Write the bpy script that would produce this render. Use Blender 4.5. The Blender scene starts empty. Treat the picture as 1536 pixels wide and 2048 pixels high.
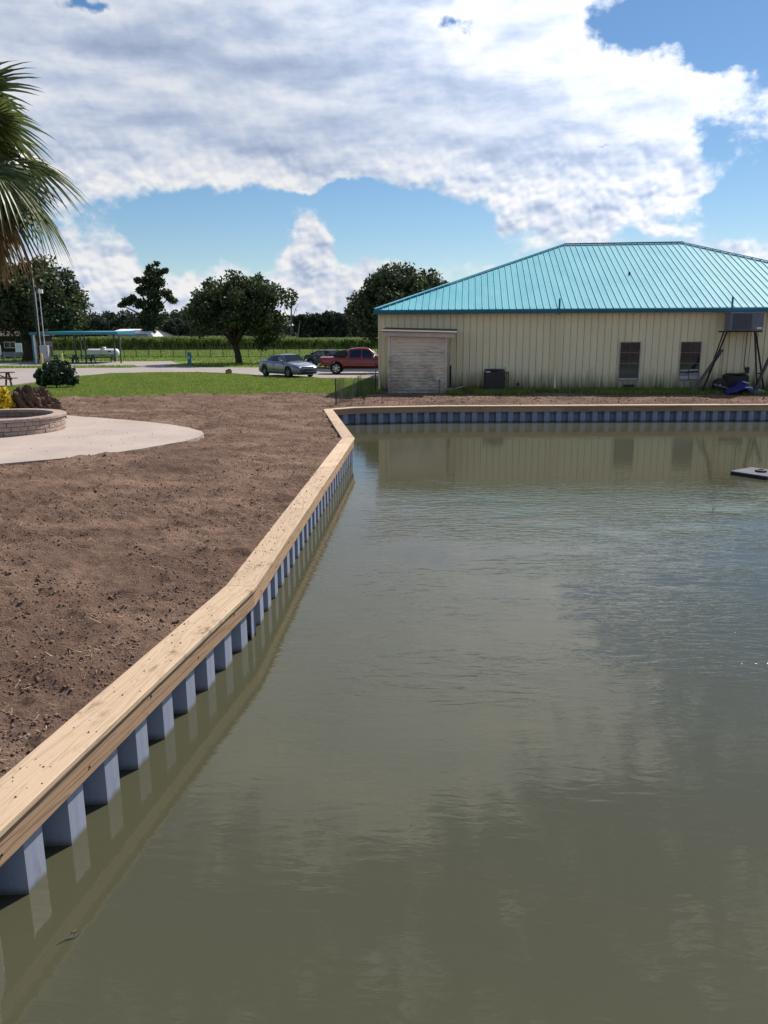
import bpy, bmesh, math, random
import numpy as np
from mathutils import Vector, Matrix, geometry
R = math.radians
random.seed(7)
rng = np.random.default_rng(11)
S = bpy.context.scene
COL = S.collection

# ------------------------------------------------------------------ camera
EYE = 2.65
FPX = 1547.0
PITCH = math.atan((1024 - 669) / FPX)
ROLL = R(0.25)
cam = bpy.data.cameras.new("camera")
cam.sensor_fit = 'VERTICAL'
cam.sensor_height = 24.0
cam.lens = 24.0 * FPX / 2048.0
cam.clip_start = 0.05
cam.clip_end = 6000
camo = bpy.data.objects.new("camera", cam)
COL.objects.link(camo)
camo.matrix_world = (Matrix.Translation((0, 0, EYE)) @ Matrix.Rotation(R(90) - PITCH, 4, 'X')
                     @ Matrix.Rotation(-ROLL, 4, 'Z'))
S.camera = camo

# ------------------------------------------------------------------ light
SUN_EL, SUN_AZ = 47.0, 39.0          # azimuth measured from +Y towards +X
sd = Vector((math.cos(R(SUN_EL)) * math.sin(R(SUN_AZ)), math.cos(R(SUN_EL)) * math.cos(R(SUN_AZ)), math.sin(R(SUN_EL))))
sl = bpy.data.lights.new("sun", 'SUN')
sl.energy = 5.0
sl.angle = R(0.55)
sl.color = (1.0, 0.93, 0.84)
so = bpy.data.objects.new("sun", sl)
COL.objects.link(so)
so.rotation_euler = sd.to_track_quat('Z', 'Y').to_euler()
so.location = (20, 10, 40)
S.view_settings.view_transform = 'Standard'
S.view_settings.look = 'None'
S.view_settings.gamma = 1.0
S.view_settings.exposure = 0.27


def pix(x, y):
    """direction of a photograph pixel, used once to lay the place out"""
    u = (x - 768) / FPX
    v = (1024 - y) / FPX
    u2 = u * math.cos(ROLL) + v * math.sin(ROLL)
    v2 = -u * math.sin(ROLL) + v * math.cos(ROLL)
    return (u2, math.cos(PITCH) + v2 * math.sin(PITCH), -math.sin(PITCH) + v2 * math.cos(PITCH))


def at(x, y, z=0.0):
    d = pix(x, y)
    t = (z - EYE) / d[2]
    return (d[0] * t, d[1] * t)


def atd(x, y, Y):
    d = pix(x, y)
    t = Y / d[1]
    return (d[0] * t, Y, d[2] * t + EYE)


# ------------------------------------------------------------------ node helper
class NT:
    def __init__(self, tree):
        self.t = tree
        self.n = tree.nodes
        self.l = tree.links

    def node(self, typ, **kw):
        n = self.n.new(typ)
        for k, v in kw.items():
            setattr(n, k, v)
        return n

    def put(self, sock, v):
        if isinstance(v, bpy.types.NodeSocket):
            self.l.new(v, sock)
        elif v is not None:
            sock.default_value = v

    def m(self, op, a, b=None, c=None, clamp=False):
        n = self.node('ShaderNodeMath', operation=op)
        n.use_clamp = clamp
        self.put(n.inputs[0], a)
        if b is not None:
            self.put(n.inputs[1], b)
        if c is not None:
            self.put(n.inputs[2], c)
        return n.outputs[0]

    def step(self, x, lo, hi, a=0.0, b=1.0, smooth=True):
        n = self.node('ShaderNodeMapRange')
        n.interpolation_type = 'SMOOTHSTEP' if smooth else 'LINEAR'
        self.put(n.inputs[0], x)
        self.put(n.inputs[1], lo)
        self.put(n.inputs[2], hi)
        self.put(n.inputs[3], a)
        self.put(n.inputs[4], b)
        return n.outputs[0]

    def noise(self, vec, scale=5.0, detail=4.0, rough=0.5, dist=0.0, dim='3D'):
        n = self.node('ShaderNodeTexNoise')
        n.noise_dimensions = dim
        self.put(n.inputs['Vector'], vec)
        n.inputs['Scale'].default_value = scale
        n.inputs['Detail'].default_value = detail
        n.inputs['Roughness'].default_value = rough
        n.inputs['Distortion'].default_value = dist
        return n

    def mapping(self, vec, loc=(0, 0, 0), scale=(1, 1, 1), rot=(0, 0, 0)):
        n = self.node('ShaderNodeMapping')
        self.put(n.inputs[0], vec)
        n.inputs['Location'].default_value = loc
        n.inputs['Rotation'].default_value = rot
        n.inputs['Scale'].default_value = scale
        return n.outputs[0]

    def mix(self, f, a, b, blend='MIX'):
        n = self.node('ShaderNodeMix')
        n.data_type = 'RGBA'
        n.blend_type = blend
        self.put(n.inputs[0], f)
        for s, v in ((n.inputs[6], a), (n.inputs[7], b)):
            if isinstance(v, bpy.types.NodeSocket):
                self.l.new(v, s)
            else:
                s.default_value = (v[0], v[1], v[2], 1)
        return n.outputs[2]

    def ramp(self, f, stops):
        n = self.node('ShaderNodeValToRGB')
        self.put(n.inputs[0], f)
        cr = n.color_ramp
        while len(cr.elements) < len(stops):
            cr.elements.new(0.5)
        for e, (p, c) in zip(cr.elements, stops):
            e.position = p
            e.color = (c[0], c[1], c[2], 1)
        return n.outputs[0]


# ------------------------------------------------------------------ world: sky with clouds
W = bpy.data.worlds.new("World")
S.world = W
W.use_nodes = True
w = NT(W.node_tree)
w.n.clear()
sky = w.node('ShaderNodeTexSky', sky_type='NISHITA')
sky.sun_disc = False
sky.sun_elevation = R(SUN_EL)
sky.sun_rotation = R(SUN_AZ)
sky.air_density = 1.0
sky.dust_density = 0.15
sky.ozone_density = 3.0
bg_sky = w.node('ShaderNodeBackground')
hsv = w.node('ShaderNodeHueSaturation')
hsv.inputs['Saturation'].default_value = 1.18
w.l.new(sky.outputs[0], hsv.inputs['Color'])
w.l.new(hsv.outputs[0], bg_sky.inputs[0])
bg_sky.inputs[1].default_value = 0.082
tc = w.node('ShaderNodeTexCoord')
sep = w.node('ShaderNodeSeparateXYZ')
w.l.new(tc.outputs['Generated'], sep.inputs[0])
az = w.m('MULTIPLY', w.m('ARCTAN2', sep.outputs[0], sep.outputs[1]), 57.2958)
el = w.m('MULTIPLY', w.m('ARCSINE', sep.outputs[2]), 57.2958)
cmb = w.node('ShaderNodeCombineXYZ')
w.put(cmb.inputs[0], az)
w.put(cmb.inputs[1], el)
UV = cmb.outputs[0]
# warp
wn = w.noise(UV, 0.22, 5, 0.6)
vs = w.node('ShaderNodeVectorMath', operation='SUBTRACT')
w.l.new(wn.outputs['Color'], vs.inputs[0])
vs.inputs[1].default_value = (0.5, 0.5, 0.5)
vm = w.node('ShaderNodeVectorMath', operation='MULTIPLY_ADD')
w.l.new(vs.outputs[0], vm.inputs[0])
vm.inputs[1].default_value = (5.5, 3.4, 0.0)
w.l.new(UV, vm.inputs[2])
UVW = vm.outputs[0]
vm2 = w.node('ShaderNodeVectorMath', operation='MULTIPLY_ADD')     # gentler warp for the shading
w.l.new(vs.outputs[0], vm2.inputs[0])
vm2.inputs[1].default_value = (1.6, 0.9, 0.0)
w.l.new(UV, vm2.inputs[2])
UVS = vm2.outputs[0]


def px_uv(x, y):
    d = pix(x, y)
    return (math.degrees(math.atan2(d[0], d[1])), math.degrees(math.atan2(d[2], math.hypot(d[0], d[1]))))


# big masses of cloud and gaps between them (x, y, rx, ry, weight)
BLOBS = [
    (330, 130, 620, 300, 1.0), (760, 190, 620, 300, 0.9), (1120, 250, 420, 280, 0.8), (1330, 200, 300, 150, 0.55),
    (1130, 390, 330, 150, 0.42), (1320, 380, 330, 150, 0.36), (560, 300, 500, 120, 0.5), (240, 300, 330, 130, 0.55), (60, 240, 330, 320, 0.6),
    (1480, 300, 130, 90, 0.55), (1430, 160, 220, 130, 0.45),
    # horizon cumulus, plus the deck extended unseen above view to brighten the water
    (190, 540, 170, 150, 0.75), (250, 500, 70, 90, 0.25), (60, 570, 220, 130, 0.5), (350, 590, 150, 100, 0.6), (450, 580, 110, 110, 0.5), (617, 468, 95, 150, 1.0), (598, 525, 110, 100, 0.5), (600, -190, 1200, 420, 0.9), (1000, -60, 600, 260, 0.5),
    (620, 560, 130, 110, 0.55), (640, 388, 190, 26, -0.6), (560, 615, 620, 80, 0.6), (760, 565, 190, 110, 0.45), (880, 560, 230, 110, 0.35), (1190, 465, 75, 48, 0.55),
    (1040, 450, 150, 50, 0.4), (1460, 500, 200, 75, 0.6), (1310, 458, 70, 22, 0.45),
    # gaps
    (430, 450, 450, 140, -0.95), (830, 455, 340, 120, -0.75), (1500, 40, 440, 190, -1.6), (1250, 50, 110, 70, -0.3),
    (915, 38, 140, 60, -1.05), (165, 2, 130, 45, -0.95), (1440, 290, 130, 70, -0.8), (1500, 410, 170, 120, -0.85), (1210, 298, 130, 40, -0.8), (720, 400, 260, 60, -0.45), (960, 430, 160, 60, -0.5),
    (1130, 232, 80, 22, -0.4), (1340, 90, 90, 50, 0.55),
]
acc = None
for (bx_, by_, rx_, ry_, wt) in BLOBS:
    u0, v0 = px_uv(bx_, by_)
    su, sv = rx_ / 26.0, ry_ / 26.0
    mp = w.mapping(UVW, loc=(-u0 / su, -v0 / sv, 0), scale=(1 / su, 1 / sv, 0))
    g = w.node('ShaderNodeTexGradient', gradient_type='QUADRATIC_SPHERE')
    w.l.new(mp, g.inputs[0])
    acc = w.m('MULTIPLY_ADD', g.outputs['Fac'], wt * 1.5, acc if acc is not None else 0.0)
# broken cloud everywhere else (outside the part of the sky seen here)
pn = w.noise(w.mapping(UV, scale=(0.030, 0.055, 1.0)), 1.0, 3, 0.5)
out_of_view = w.m('MAXIMUM', w.step(w.m('ABSOLUTE', az), 28, 40), w.step(el, 21, 30))
broad = w.m('MULTIPLY', w.m('SUBTRACT', pn.outputs['Fac'], 0.45), w.m('MULTIPLY', out_of_view, 2.4))
mass = w.m('ADD', acc, broad)
fine = w.noise(w.mapping(UV, scale=(0.23, 0.36, 1.0)), 1.0, 9, 0.60, 0.25)
puff = w.noise(w.mapping(UV, loc=(3.1, 1.7, 0), scale=(0.55, 0.62, 1.0)), 1.0, 7, 0.56)
fc = w.m('SUBTRACT', fine.outputs['Fac'], 0.5)
pc = w.m('SUBTRACT', puff.outputs['Fac'], 0.5)
dens = w.m('ADD', w.m('ADD', mass, w.m('MULTIPLY', fc, 1.45)), w.m('MULTIPLY', pc, 1.0))
alpha = w.step(dens, 0.06, 0.56)
# light through and on the cloud: thin rims bright, thick parts grey, relief from a shifted sample
fs1 = w.noise(w.mapping(UVS, rot=(0, 0, R(-5)), scale=(0.075, 0.26, 1.0)), 1.0, 6, 0.56)
fs2 = w.noise(w.mapping(UVS, loc=(0.04, 0.21, 0), rot=(0, 0, R(-5)), scale=(0.075, 0.26, 1.0)), 1.0, 6, 0.56)


def vor(loc):
    n_ = w.node('ShaderNodeTexVoronoi', voronoi_dimensions='2D', feature='SMOOTH_F1')
    w.put(n_.inputs['Vector'], w.mapping(UVS, loc=loc, scale=(0.46, 0.56, 1.0)))
    n_.inputs['Scale'].default_value = 1.0
    n_.inputs['Detail'].default_value = 2.0
    n_.inputs['Roughness'].default_value = 0.55
    n_.inputs['Smoothness'].default_value = 0.35
    return n_.outputs['Distance']


vor1, vor2 = vor((0, 0, 0)), vor((0.07, 0.17, 0))
low = w.step(el, 14.0, 8.0)                     # heaped cumulus near the horizon has crisper relief
rel = w.m('ADD', w.m('MULTIPLY', w.m('SUBTRACT', fs1.outputs['Fac'], fs2.outputs['Fac']), 1.9),
          w.m('MULTIPLY', w.m('SUBTRACT', vor2, vor1), w.m('MULTIPLY_ADD', low, 0.75, 0.10)))
thick = w.step(dens, 0.35, 2.0, smooth=False)
band = w.noise(w.mapping(UVW, loc=(5.3, 2.2, 0), scale=(0.045, 0.13, 1.0)), 1.0, 4, 0.55)
light = w.m('ADD', w.m('SUBTRACT', 0.86, w.m('MULTIPLY', thick, 0.50)), rel)
light = w.m('ADD', light, w.m('MULTIPLY', w.m('SUBTRACT', band.outputs['Fac'], 0.5), 1.0), clamp=True)
ccol = w.ramp(light, [(0.0, (0.36, 0.44, 0.62)), (0.35, (0.51, 0.60, 0.78)), (0.65, (0.74, 0.80, 0.92)), (1.0, (1.0, 1.0, 1.0))])
bg_cl = w.node('ShaderNodeBackground')
w.l.new(ccol, bg_cl.inputs[0])
sdot = w.node('ShaderNodeVectorMath', operation='DOT_PRODUCT')
w.l.new(tc.outputs['Generated'], sdot.inputs[0])
sdot.inputs[1].default_value = sd
glow = w.step(sdot.outputs['Value'], math.cos(R(54)), math.cos(R(14)), 0.0, 0.80)
w.l.new(w.m('MULTIPLY', w.m('ADD', glow, 1.0), 0.72), bg_cl.inputs[1])
mixs = w.node('ShaderNodeMixShader')
hz_fade = w.m('MULTIPLY', alpha, w.step(el, -1.0, 0.0))
w.l.new(hz_fade, mixs.inputs[0])
w.l.new(bg_sky.outputs[0], mixs.inputs[1])
w.l.new(bg_cl.outputs[0], mixs.inputs[2])
wo = w.node('ShaderNodeOutputWorld')
w.l.new(mixs.outputs[0], wo.inputs[0])

# ------------------------------------------------------------------ materials
MATS = {}


def mat(name, col, rough=0.6, metal=0.0, spec=0.5, build=None, coat=0.0):
    if name in MATS:
        return MATS[name]
    m = bpy.data.materials.new(name)
    m.use_nodes = True
    t = NT(m.node_tree)
    b = t.n['Principled BSDF']
    b.inputs['Base Color'].default_value = (col[0], col[1], col[2], 1)
    b.inputs['Roughness'].default_value = rough
    b.inputs['Metallic'].default_value = metal
    b.inputs['Specular IOR Level'].default_value = spec
    if coat:
        b.inputs['Coat Weight'].default_value = coat
        b.inputs['Coat Roughness'].default_value = 0.04
    if build:
        build(t, b, col)
    MATS[name] = m
    return m


def coords(t, kind='Object'):
    return t.node('ShaderNodeTexCoord').outputs[kind]


def bump(t, b, h, dist=0.01, strength=1.0):
    n = t.node('ShaderNodeBump')
    n.inputs['Distance'].default_value = dist
    n.inputs['Strength'].default_value = strength
    t.l.new(h, n.inputs['Height'])
    t.l.new(n.outputs[0], b.inputs['Normal'])


def mottled(sc=4.0, amt=0.35, bd=0.0, bs=40.0, dark=None, world=False):
    """even paint/plaster with mild mottling and optional fine relief"""
    def f(t, b, col):
        v = t.node('ShaderNodeNewGeometry').outputs['Position'] if world else coords(t)
        n = t.noise(v, sc, 6, 0.62)
        d = dark or tuple(c * (1 - amt) for c in col)
        lt = tuple(min(1, c * (1 + amt * 0.6)) for c in col)
        c = t.ramp(n.outputs['Fac'], [(0.25, d), (0.55, col), (0.8, lt)])
        t.l.new(c, b.inputs['Base Color'])
        if bd:
            n2 = t.noise(v, bs, 5, 0.6)
            bump(t, b, n2.outputs['Fac'], bd)
    return f


def wood_build(base, dark, dirt=0.5):
    def f(t, b, col):
        v = coords(t)
        oi = t.node('ShaderNodeObjectInfo')
        va = t.node('ShaderNodeVectorMath', operation='ADD')
        t.l.new(v, va.inputs[0])
        cx = t.node('ShaderNodeCombineXYZ')
        t.l.new(t.m('MULTIPLY', oi.outputs['Random'], 40.0), cx.inputs[0])
        t.l.new(t.m('MULTIPLY', oi.outputs['Random'], 17.0), cx.inputs[1])
        t.l.new(cx.outputs[0], va.inputs[1])
        p = va.outputs[0]
        # growth rings running with the board
        g = t.noise(t.mapping(p, scale=(0.55, 9.0, 9.0)), 1.0, 3, 0.5, 0.6)
        rings = t.m('FRACT', t.m('MULTIPLY', g.outputs['Fac'], 9.0))
        line = t.step(rings, 0.62, 0.98)
        fib = t.noise(t.mapping(p, scale=(3.0, 140.0, 140.0)), 1.0, 3, 0.6)
        c = t.mix(t.m('MULTIPLY', line, 0.42), base, dark)
        c = t.mix(t.m('MULTIPLY', t.step(fib.outputs['Fac'], 0.45, 0.75), 0.35), c, dark)
        # knots
        vo = t.node('ShaderNodeTexVoronoi')
        t.l.new(t.mapping(p, scale=(1.15, 3.6, 0.0)), vo.inputs['Vector'])
        vo.inputs['Scale'].default_value = 1.0
        kn = t.step(vo.outputs['Distance'], 0.095, 0.045)
        halo = t.step(vo.outputs['Distance'], 0.24, 0.05)
        c = t.mix(t.m('MULTIPLY', halo, 0.35), c, dark)
        c = t.mix(t.m('MULTIPLY', kn, 0.85), c, (dark[0] * 0.35, dark[1] * 0.28, dark[2] * 0.25))
        # smeared soil and boot marks
        s1 = t.noise(t.mapping(p, scale=(1.7, 3.4, 1.0)), 1.0, 8, 0.68)
        smear = t.step(s1.outputs['Fac'], 0.50, 0.70)
        s2 = t.noise(t.mapping(p, scale=(9.0, 16.0, 1.0)), 1.0, 5, 0.65)
        smear = t.m('MULTIPLY', smear, t.step(s2.outputs['Fac'], 0.40, 0.66))
        c = t.mix(t.m('MULTIPLY', smear, dirt), c, (0.14, 0.085, 0.05))
        tint = t.m('ADD', 0.82, t.m('MULTIPLY', oi.outputs['Random'], 0.34))
        cc = t.node('ShaderNodeVectorMath', operation='SCALE')
        t.l.new(c, cc.inputs[0])
        t.l.new(tint, cc.inputs['Scale'])
        t.l.new(cc.outputs[0], b.inputs['Base Color'])
        bump(t, b, t.m('ADD', fib.outputs['Fac'], line), 0.0018)
    return f


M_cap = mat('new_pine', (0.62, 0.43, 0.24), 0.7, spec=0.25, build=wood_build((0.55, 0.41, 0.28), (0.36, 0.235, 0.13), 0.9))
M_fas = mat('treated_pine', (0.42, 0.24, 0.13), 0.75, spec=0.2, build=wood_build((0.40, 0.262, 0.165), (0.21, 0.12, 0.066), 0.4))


def f_sheet(t, b, col):
    v = coords(t)
    n = t.noise(t.mapping(v, scale=(14, 14, 0.9)), 1.0, 5, 0.6)
    c = t.ramp(n.outputs['Fac'], [(0.3, (0.24, 0.268, 0.355)), (0.55, col), (0.8, (0.325, 0.355, 0.445))])
    oi = t.node('ShaderNodeObjectInfo')
    c = t.mix(t.m('MULTIPLY', oi.outputs['Random'], 0.35), c, (0.19, 0.215, 0.29))
    g = t.node('ShaderNodeNewGeometry')
    s = t.node('ShaderNodeSeparateXYZ')
    t.l.new(g.outputs['Position'], s.inputs[0])
    wl = t.noise(t.mapping(g.outputs['Position'], scale=(6, 6, 6)), 1.0, 3, 0.6)
    hgt = t.m('ADD', s.outputs[2], t.m('MULTIPLY', wl.outputs['Fac'], 0.05))
    c = t.mix(t.m('MULTIPLY', t.step(hgt, -0.535, -0.60), 0.85), c, (0.11, 0.10, 0.06))
    sp = t.noise(t.mapping(g.outputs['Position'], scale=(9, 9, 5)), 1.0, 6, 0.7)
    c = t.mix(t.m('MULTIPLY', t.step(t.m('SUBTRACT', sp.outputs['Fac'], t.m('MULTIPLY', t.m('ADD', s.outputs[2], 0.6), 0.45)), 0.52, 0.66), 0.55), c, (0.17, 0.14, 0.10))
    t.l.new(c, b.inputs['Base Color'])


M_sheet = mat('grey_vinyl', (0.285, 0.315, 0.405), 0.42, spec=0.4, build=f_sheet)


def f_dirt(t, b, col):
    g = t.node('ShaderNodeNewGeometry')
    p = g.outputs['Position']
    n1 = t.noise(t.mapping(p, scale=(0.55, 0.8, 1)), 1.0, 6, 0.6)
    n2 = t.noise(p, 7.0, 6, 0.68)
    n3 = t.noise(p, 38.0, 5, 0.7)
    c = t.ramp(n1.outputs['Fac'], [(0.30, (0.14, 0.088, 0.065)), (0.48, col), (0.66, (0.30, 0.20, 0.145))])
    c = t.mix(t.m('MULTIPLY', t.step(n2.outputs['Fac'], 0.56, 0.70), 0.42), c, (0.36, 0.25, 0.19))
    c = t.mix(t.m('MULTIPLY', t.step(n2.outputs['Fac'], 0.46, 0.30), 0.55), c, (0.085, 0.055, 0.046))
    c = t.mix(t.m('MULTIPLY', t.step(n3.outputs['Fac'], 0.58, 0.75), 0.3), c, (0.38, 0.27, 0.20))
    t.l.new(c, b.inputs['Base Color'])
    hh = t.m('ADD', n3.outputs['Fac'], t.m('MULTIPLY', n2.outputs['Fac'], 1.4))
    bump(t, b, hh, 0.055)


M_dirt = mat('soil', (0.20, 0.128, 0.094), 0.95, spec=0.1, build=f_dirt)


def f_clod(t, b, col):
    r = t.node('ShaderNodeNewGeometry').outputs['Random Per Island']
    t.l.new(t.ramp(r, [(0.0, (0.12, 0.078, 0.062)), (0.6, col), (0.95, (0.25, 0.17, 0.135)), (1.0, (0.36, 0.27, 0.21))]), b.inputs['Base Color'])


M_clod = mat('soil_clods', (0.185, 0.118, 0.088), 0.95, spec=0.1, build=f_clod)


def f_lawn(t, b, col):
    p = t.node('ShaderNodeNewGeometry').outputs['Position']
    n1 = t.noise(p, 0.35, 5, 0.6)
    n2 = t.noise(t.mapping(p, scale=(5, 5, 5)), 1.0, 6, 0.7)
    c = t.ramp(n1.outputs['Fac'], [(0.3, (0.10, 0.165, 0.036)), (0.5, col), (0.7, (0.17, 0.24, 0.06))])
    c = t.mix(t.m('MULTIPLY', t.step(n2.outputs['Fac'], 0.42, 0.7), 0.6), c, (0.065, 0.105, 0.022))
    t.l.new(c, b.inputs['Base Color'])
    bump(t, b, n2.outputs['Fac'], 0.08)


M_lawn = mat('turf', (0.13, 0.205, 0.046), 0.9, spec=0.15, build=f_lawn)


def f_leaf(dark, mid, lt, trans=0.25, dry=None):
    def f(t, b, col):
        r = t.node('ShaderNodeNewGeometry').outputs['Random Per Island']
        c = t.ramp(r, [(0.0, dark), (0.55, mid), (1.0, lt)])
        if dry:
            pn_ = t.noise(t.node('ShaderNodeNewGeometry').outputs['Position'], 0.55, 5, 0.62)
            c = t.mix(t.m('MULTIPLY', t.step(pn_.outputs['Fac'], 0.48, 0.68), 0.65), c, dry)
            c = t.mix(t.m('MULTIPLY', t.step(pn_.outputs['Fac'], 0.46, 0.32), 0.5), c, dark)
        t.l.new(c, b.inputs['Base Color'])
        if trans:
            tr = t.node('ShaderNodeBsdfTranslucent')
            t.l.new(c, tr.inputs[0])
            mx = t.node('ShaderNodeMixShader')
            mx.inputs[0].default_value = trans
            out = t.n['Material Output']
            t.l.new(b.outputs[0], mx.inputs[1])
            t.l.new(tr.outputs[0], mx.inputs[2])
            t.l.new(mx.outputs[0], out.inputs[0])
    return f


M_blade = mat('grass_blades', (0.1, 0.17, 0.035), 0.7, spec=0.2, build=f_leaf((0.12, 0.18, 0.03), (0.205, 0.295, 0.055), (0.35, 0.41, 0.13), 0.5, (0.30, 0.31, 0.09)))
M_cane = mat('cane_leaves', (0.1, 0.16, 0.035), 0.7, spec=0.2, build=f_leaf((0.08, 0.13, 0.03), (0.155, 0.225, 0.055), (0.29, 0.34, 0.12), 0.4))
M_oak = mat('oak_leaves', (0.03, 0.045, 0.018), 0.55, spec=0.35, build=f_leaf((0.022, 0.036, 0.013), (0.050, 0.076, 0.025), (0.11, 0.14, 0.055), 0.26))
M_oak2 = mat('pale_oak_leaves', (0.04, 0.06, 0.025), 0.55, spec=0.35, build=f_leaf((0.028, 0.042, 0.017), (0.058, 0.083, 0.032), (0.13, 0.155, 0.07), 0.22))
M_wood_leaf = mat('woodland_leaves', (0.025, 0.038, 0.02), 0.8, spec=0.1, build=f_leaf((0.030, 0.042, 0.032), (0.052, 0.068, 0.046), (0.10, 0.115, 0.08), 0.2))
M_bush = mat('shrub_leaves', (0.03, 0.055, 0.025), 0.45, spec=0.5, build=f_leaf((0.014, 0.028, 0.014), (0.030, 0.056, 0.026), (0.065, 0.10, 0.055), 0.1))
M_yel = mat('golden_leaves', (0.6, 0.42, 0.03), 0.6, spec=0.3, build=f_leaf((0.30, 0.27, 0.02), (0.68, 0.47, 0.025), (0.85, 0.64, 0.06), 0.35))
M_palm = mat('palm_blades', (0.06, 0.10, 0.03), 0.4, spec=0.5, build=f_leaf((0.045, 0.075, 0.022), (0.09, 0.13, 0.036), (0.20, 0.225, 0.08), 0.28))
M_palm_old = mat('old_palm_blades', (0.2, 0.13, 0.05), 0.6, spec=0.3, build=f_leaf((0.075, 0.07, 0.026), (0.19, 0.125, 0.048), (0.36, 0.22, 0.10), 0.22))
M_stalk = mat('palm_stalk', (0.24, 0.26, 0.11), 0.5, build=mottled(6, 0.3))
M_bark = mat('bark', (0.07, 0.055, 0.045), 0.95, spec=0.1, build=mottled(6, 0.5, 0.03, 18))
M_bark_grey = mat('dead_wood', (0.20, 0.185, 0.17), 0.95, spec=0.1, build=mottled(3, 0.4))


def f_conc(t, b, col):
    p = t.node('ShaderNodeNewGeometry').outputs['Position']
    n1 = t.noise(p, 0.6, 6, 0.6)
    n2 = t.noise(t.mapping(p, scale=(2.5, 9, 4)), 1.0, 7, 0.7)
    n3 = t.noise(p, 30, 4, 0.6)
    c = t.ramp(n1.outputs['Fac'], [(0.3, tuple(x * 0.82 for x in col)), (0.6, col), (0.8, tuple(x * 1.1 for x in col))])
    c = t.mix(t.m('MULTIPLY', t.step(n2.outputs['Fac'], 0.60, 0.74), 0.55), c, (0.24, 0.16, 0.115))
    c = t.mix(t.m('MULTIPLY', t.step(n3.outputs['Fac'], 0.55, 0.8), 0.18), c, (0.2, 0.15, 0.12))
    t.l.new(c, b.inputs['Base Color'])
    bump(t, b, n3.outputs['Fac'], 0.004)


M_patio = mat('patio_concrete', (0.43, 0.355, 0.31), 0.9, spec=0.2, build=f_conc)
M_road = mat('road_concrete', (0.325, 0.285, 0.262), 0.9, spec=0.2, build=mottled(0.5, 0.18, 0.005, 20, world=True))


def f_water(t, b, col):
    p = t.node('ShaderNodeNewGeometry').outputs['Position']
    s = t.node('ShaderNodeSeparateXYZ')
    t.l.new(p, s.inputs[0])
    px, py = s.outputs[0], s.outputs[1]
    big = t.noise(t.mapping(p, scale=(0.16, 0.22, 1)), 1.0, 3, 0.5)
    mid = t.noise(t.mapping(p, loc=(4, 9, 0), scale=(0.5, 0.9, 1)), 1.0, 3, 0.55)
    # breeze patches: ruffled in the open middle, slick in the lee of the walls
    yy = t.m('ADD', py, t.m('MULTIPLY', t.m('SUBTRACT', big.outputs['Fac'], 0.5), 7.0))
    gust = t.m('MULTIPLY', t.step(yy, 4.6, 6.6), t.step(yy, 19.0, 11.5))
    gust = t.m('MULTIPLY', gust, t.step(mid.outputs['Fac'], 0.28, 0.62))
    gust = t.m('MULTIPLY', gust, t.step(t.m('SUBTRACT', px, t.m('MULTIPLY', py, 0.03)), -1.7, -0.2))
    amp = t.m('ADD', 0.15, t.m('MULTIPLY', gust, 1.35))
    r1 = t.noise(t.mapping(p, scale=(3.0, 9.5, 1), rot=(0, 0, R(7))), 1.0, 2.5, 0.5, 0.6)
    r2 = t.noise(t.mapping(p, loc=(7, 3, 0), scale=(6.0, 15.0, 1), rot=(0, 0, R(-12))), 1.0, 2.0, 0.5, 0.3)
    r3 = t.noise(t.mapping(p, scale=(0.5, 1.3, 1)), 1.0, 2.0, 0.5)
    h = t.m('ADD', t.m('MULTIPLY', r1.outputs['Fac'], 0.0098), t.m('MULTIPLY', r2.outputs['Fac'], 0.0026))
    h = t.m('ADD', t.m('MULTIPLY', h, amp), t.m('MULTIPLY', r3.outputs['Fac'], 0.0022))
    bump(t, b, h, 1.0)
    c = t.ramp(big.outputs['Fac'], [(0.3, (0.062, 0.062, 0.037)), (0.7, (0.070, 0.069, 0.041))])
    t.l.new(c, b.inputs['Base Color'])
    b.inputs['IOR'].default_value = 1.33


M_water = mat('pond_water', (0.055, 0.052, 0.032), 0.025, spec=0.5, build=f_water)


def f_wall(t, b, col):
    g = t.node('ShaderNodeNewGeometry')
    p = g.outputs['Position']
    s = t.node('ShaderNodeSeparateXYZ')
    t.l.new(p, s.inputs[0])
    n1 = t.noise(t.mapping(p, scale=(2.2, 2.2, 0.55)), 1.0, 5, 0.6)
    n2 = t.noise(t.mapping(p, scale=(14, 14, 1.1)), 1.0, 5, 0.65)
    oi = t.node('ShaderNodeObjectInfo')
    c = t.ramp(n1.outputs['Fac'], [(0.3, tuple(x * 0.93 for x in col)), (0.6, col), (0.8, tuple(x * 1.03 for x in col))])
    # rain-splash mildew that climbs from the ground
    reach = t.m('ADD', t.m('MULTIPLY', n2.outputs['Fac'], 1.15), t.m('MULTIPLY', n1.outputs['Fac'], 0.75))
    low = t.m('SUBTRACT', t.m('SUBTRACT', reach, 0.14), s.outputs[2])
    c = t.mix(t.m('MULTIPLY', t.step(low, -0.35, 0.75), 0.88), c, (0.115, 0.118, 0.055))
    c = t.mix(t.m('MULTIPLY', t.step(low, 0.42, 0.95), 0.9), c, (0.030, 0.032, 0.022))
    # run-off streaks
    st = t.noise(t.mapping(p, scale=(18, 18, 0.25)), 1.0, 3, 0.6)
    c = t.mix(t.m('MULTIPLY', t.step(st.outputs['Fac'], 0.60, 0.78), 0.14), c, (0.16, 0.13, 0.08))
    t.l.new(c, b.inputs['Base Color'])


M_wall = mat('cream_metal', (0.85, 0.755, 0.52), 0.5, spec=0.4, build=f_wall)
M_trim_cream = mat('cream_trim', (0.80, 0.69, 0.45), 0.5, build=mottled(2, 0.15))


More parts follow.
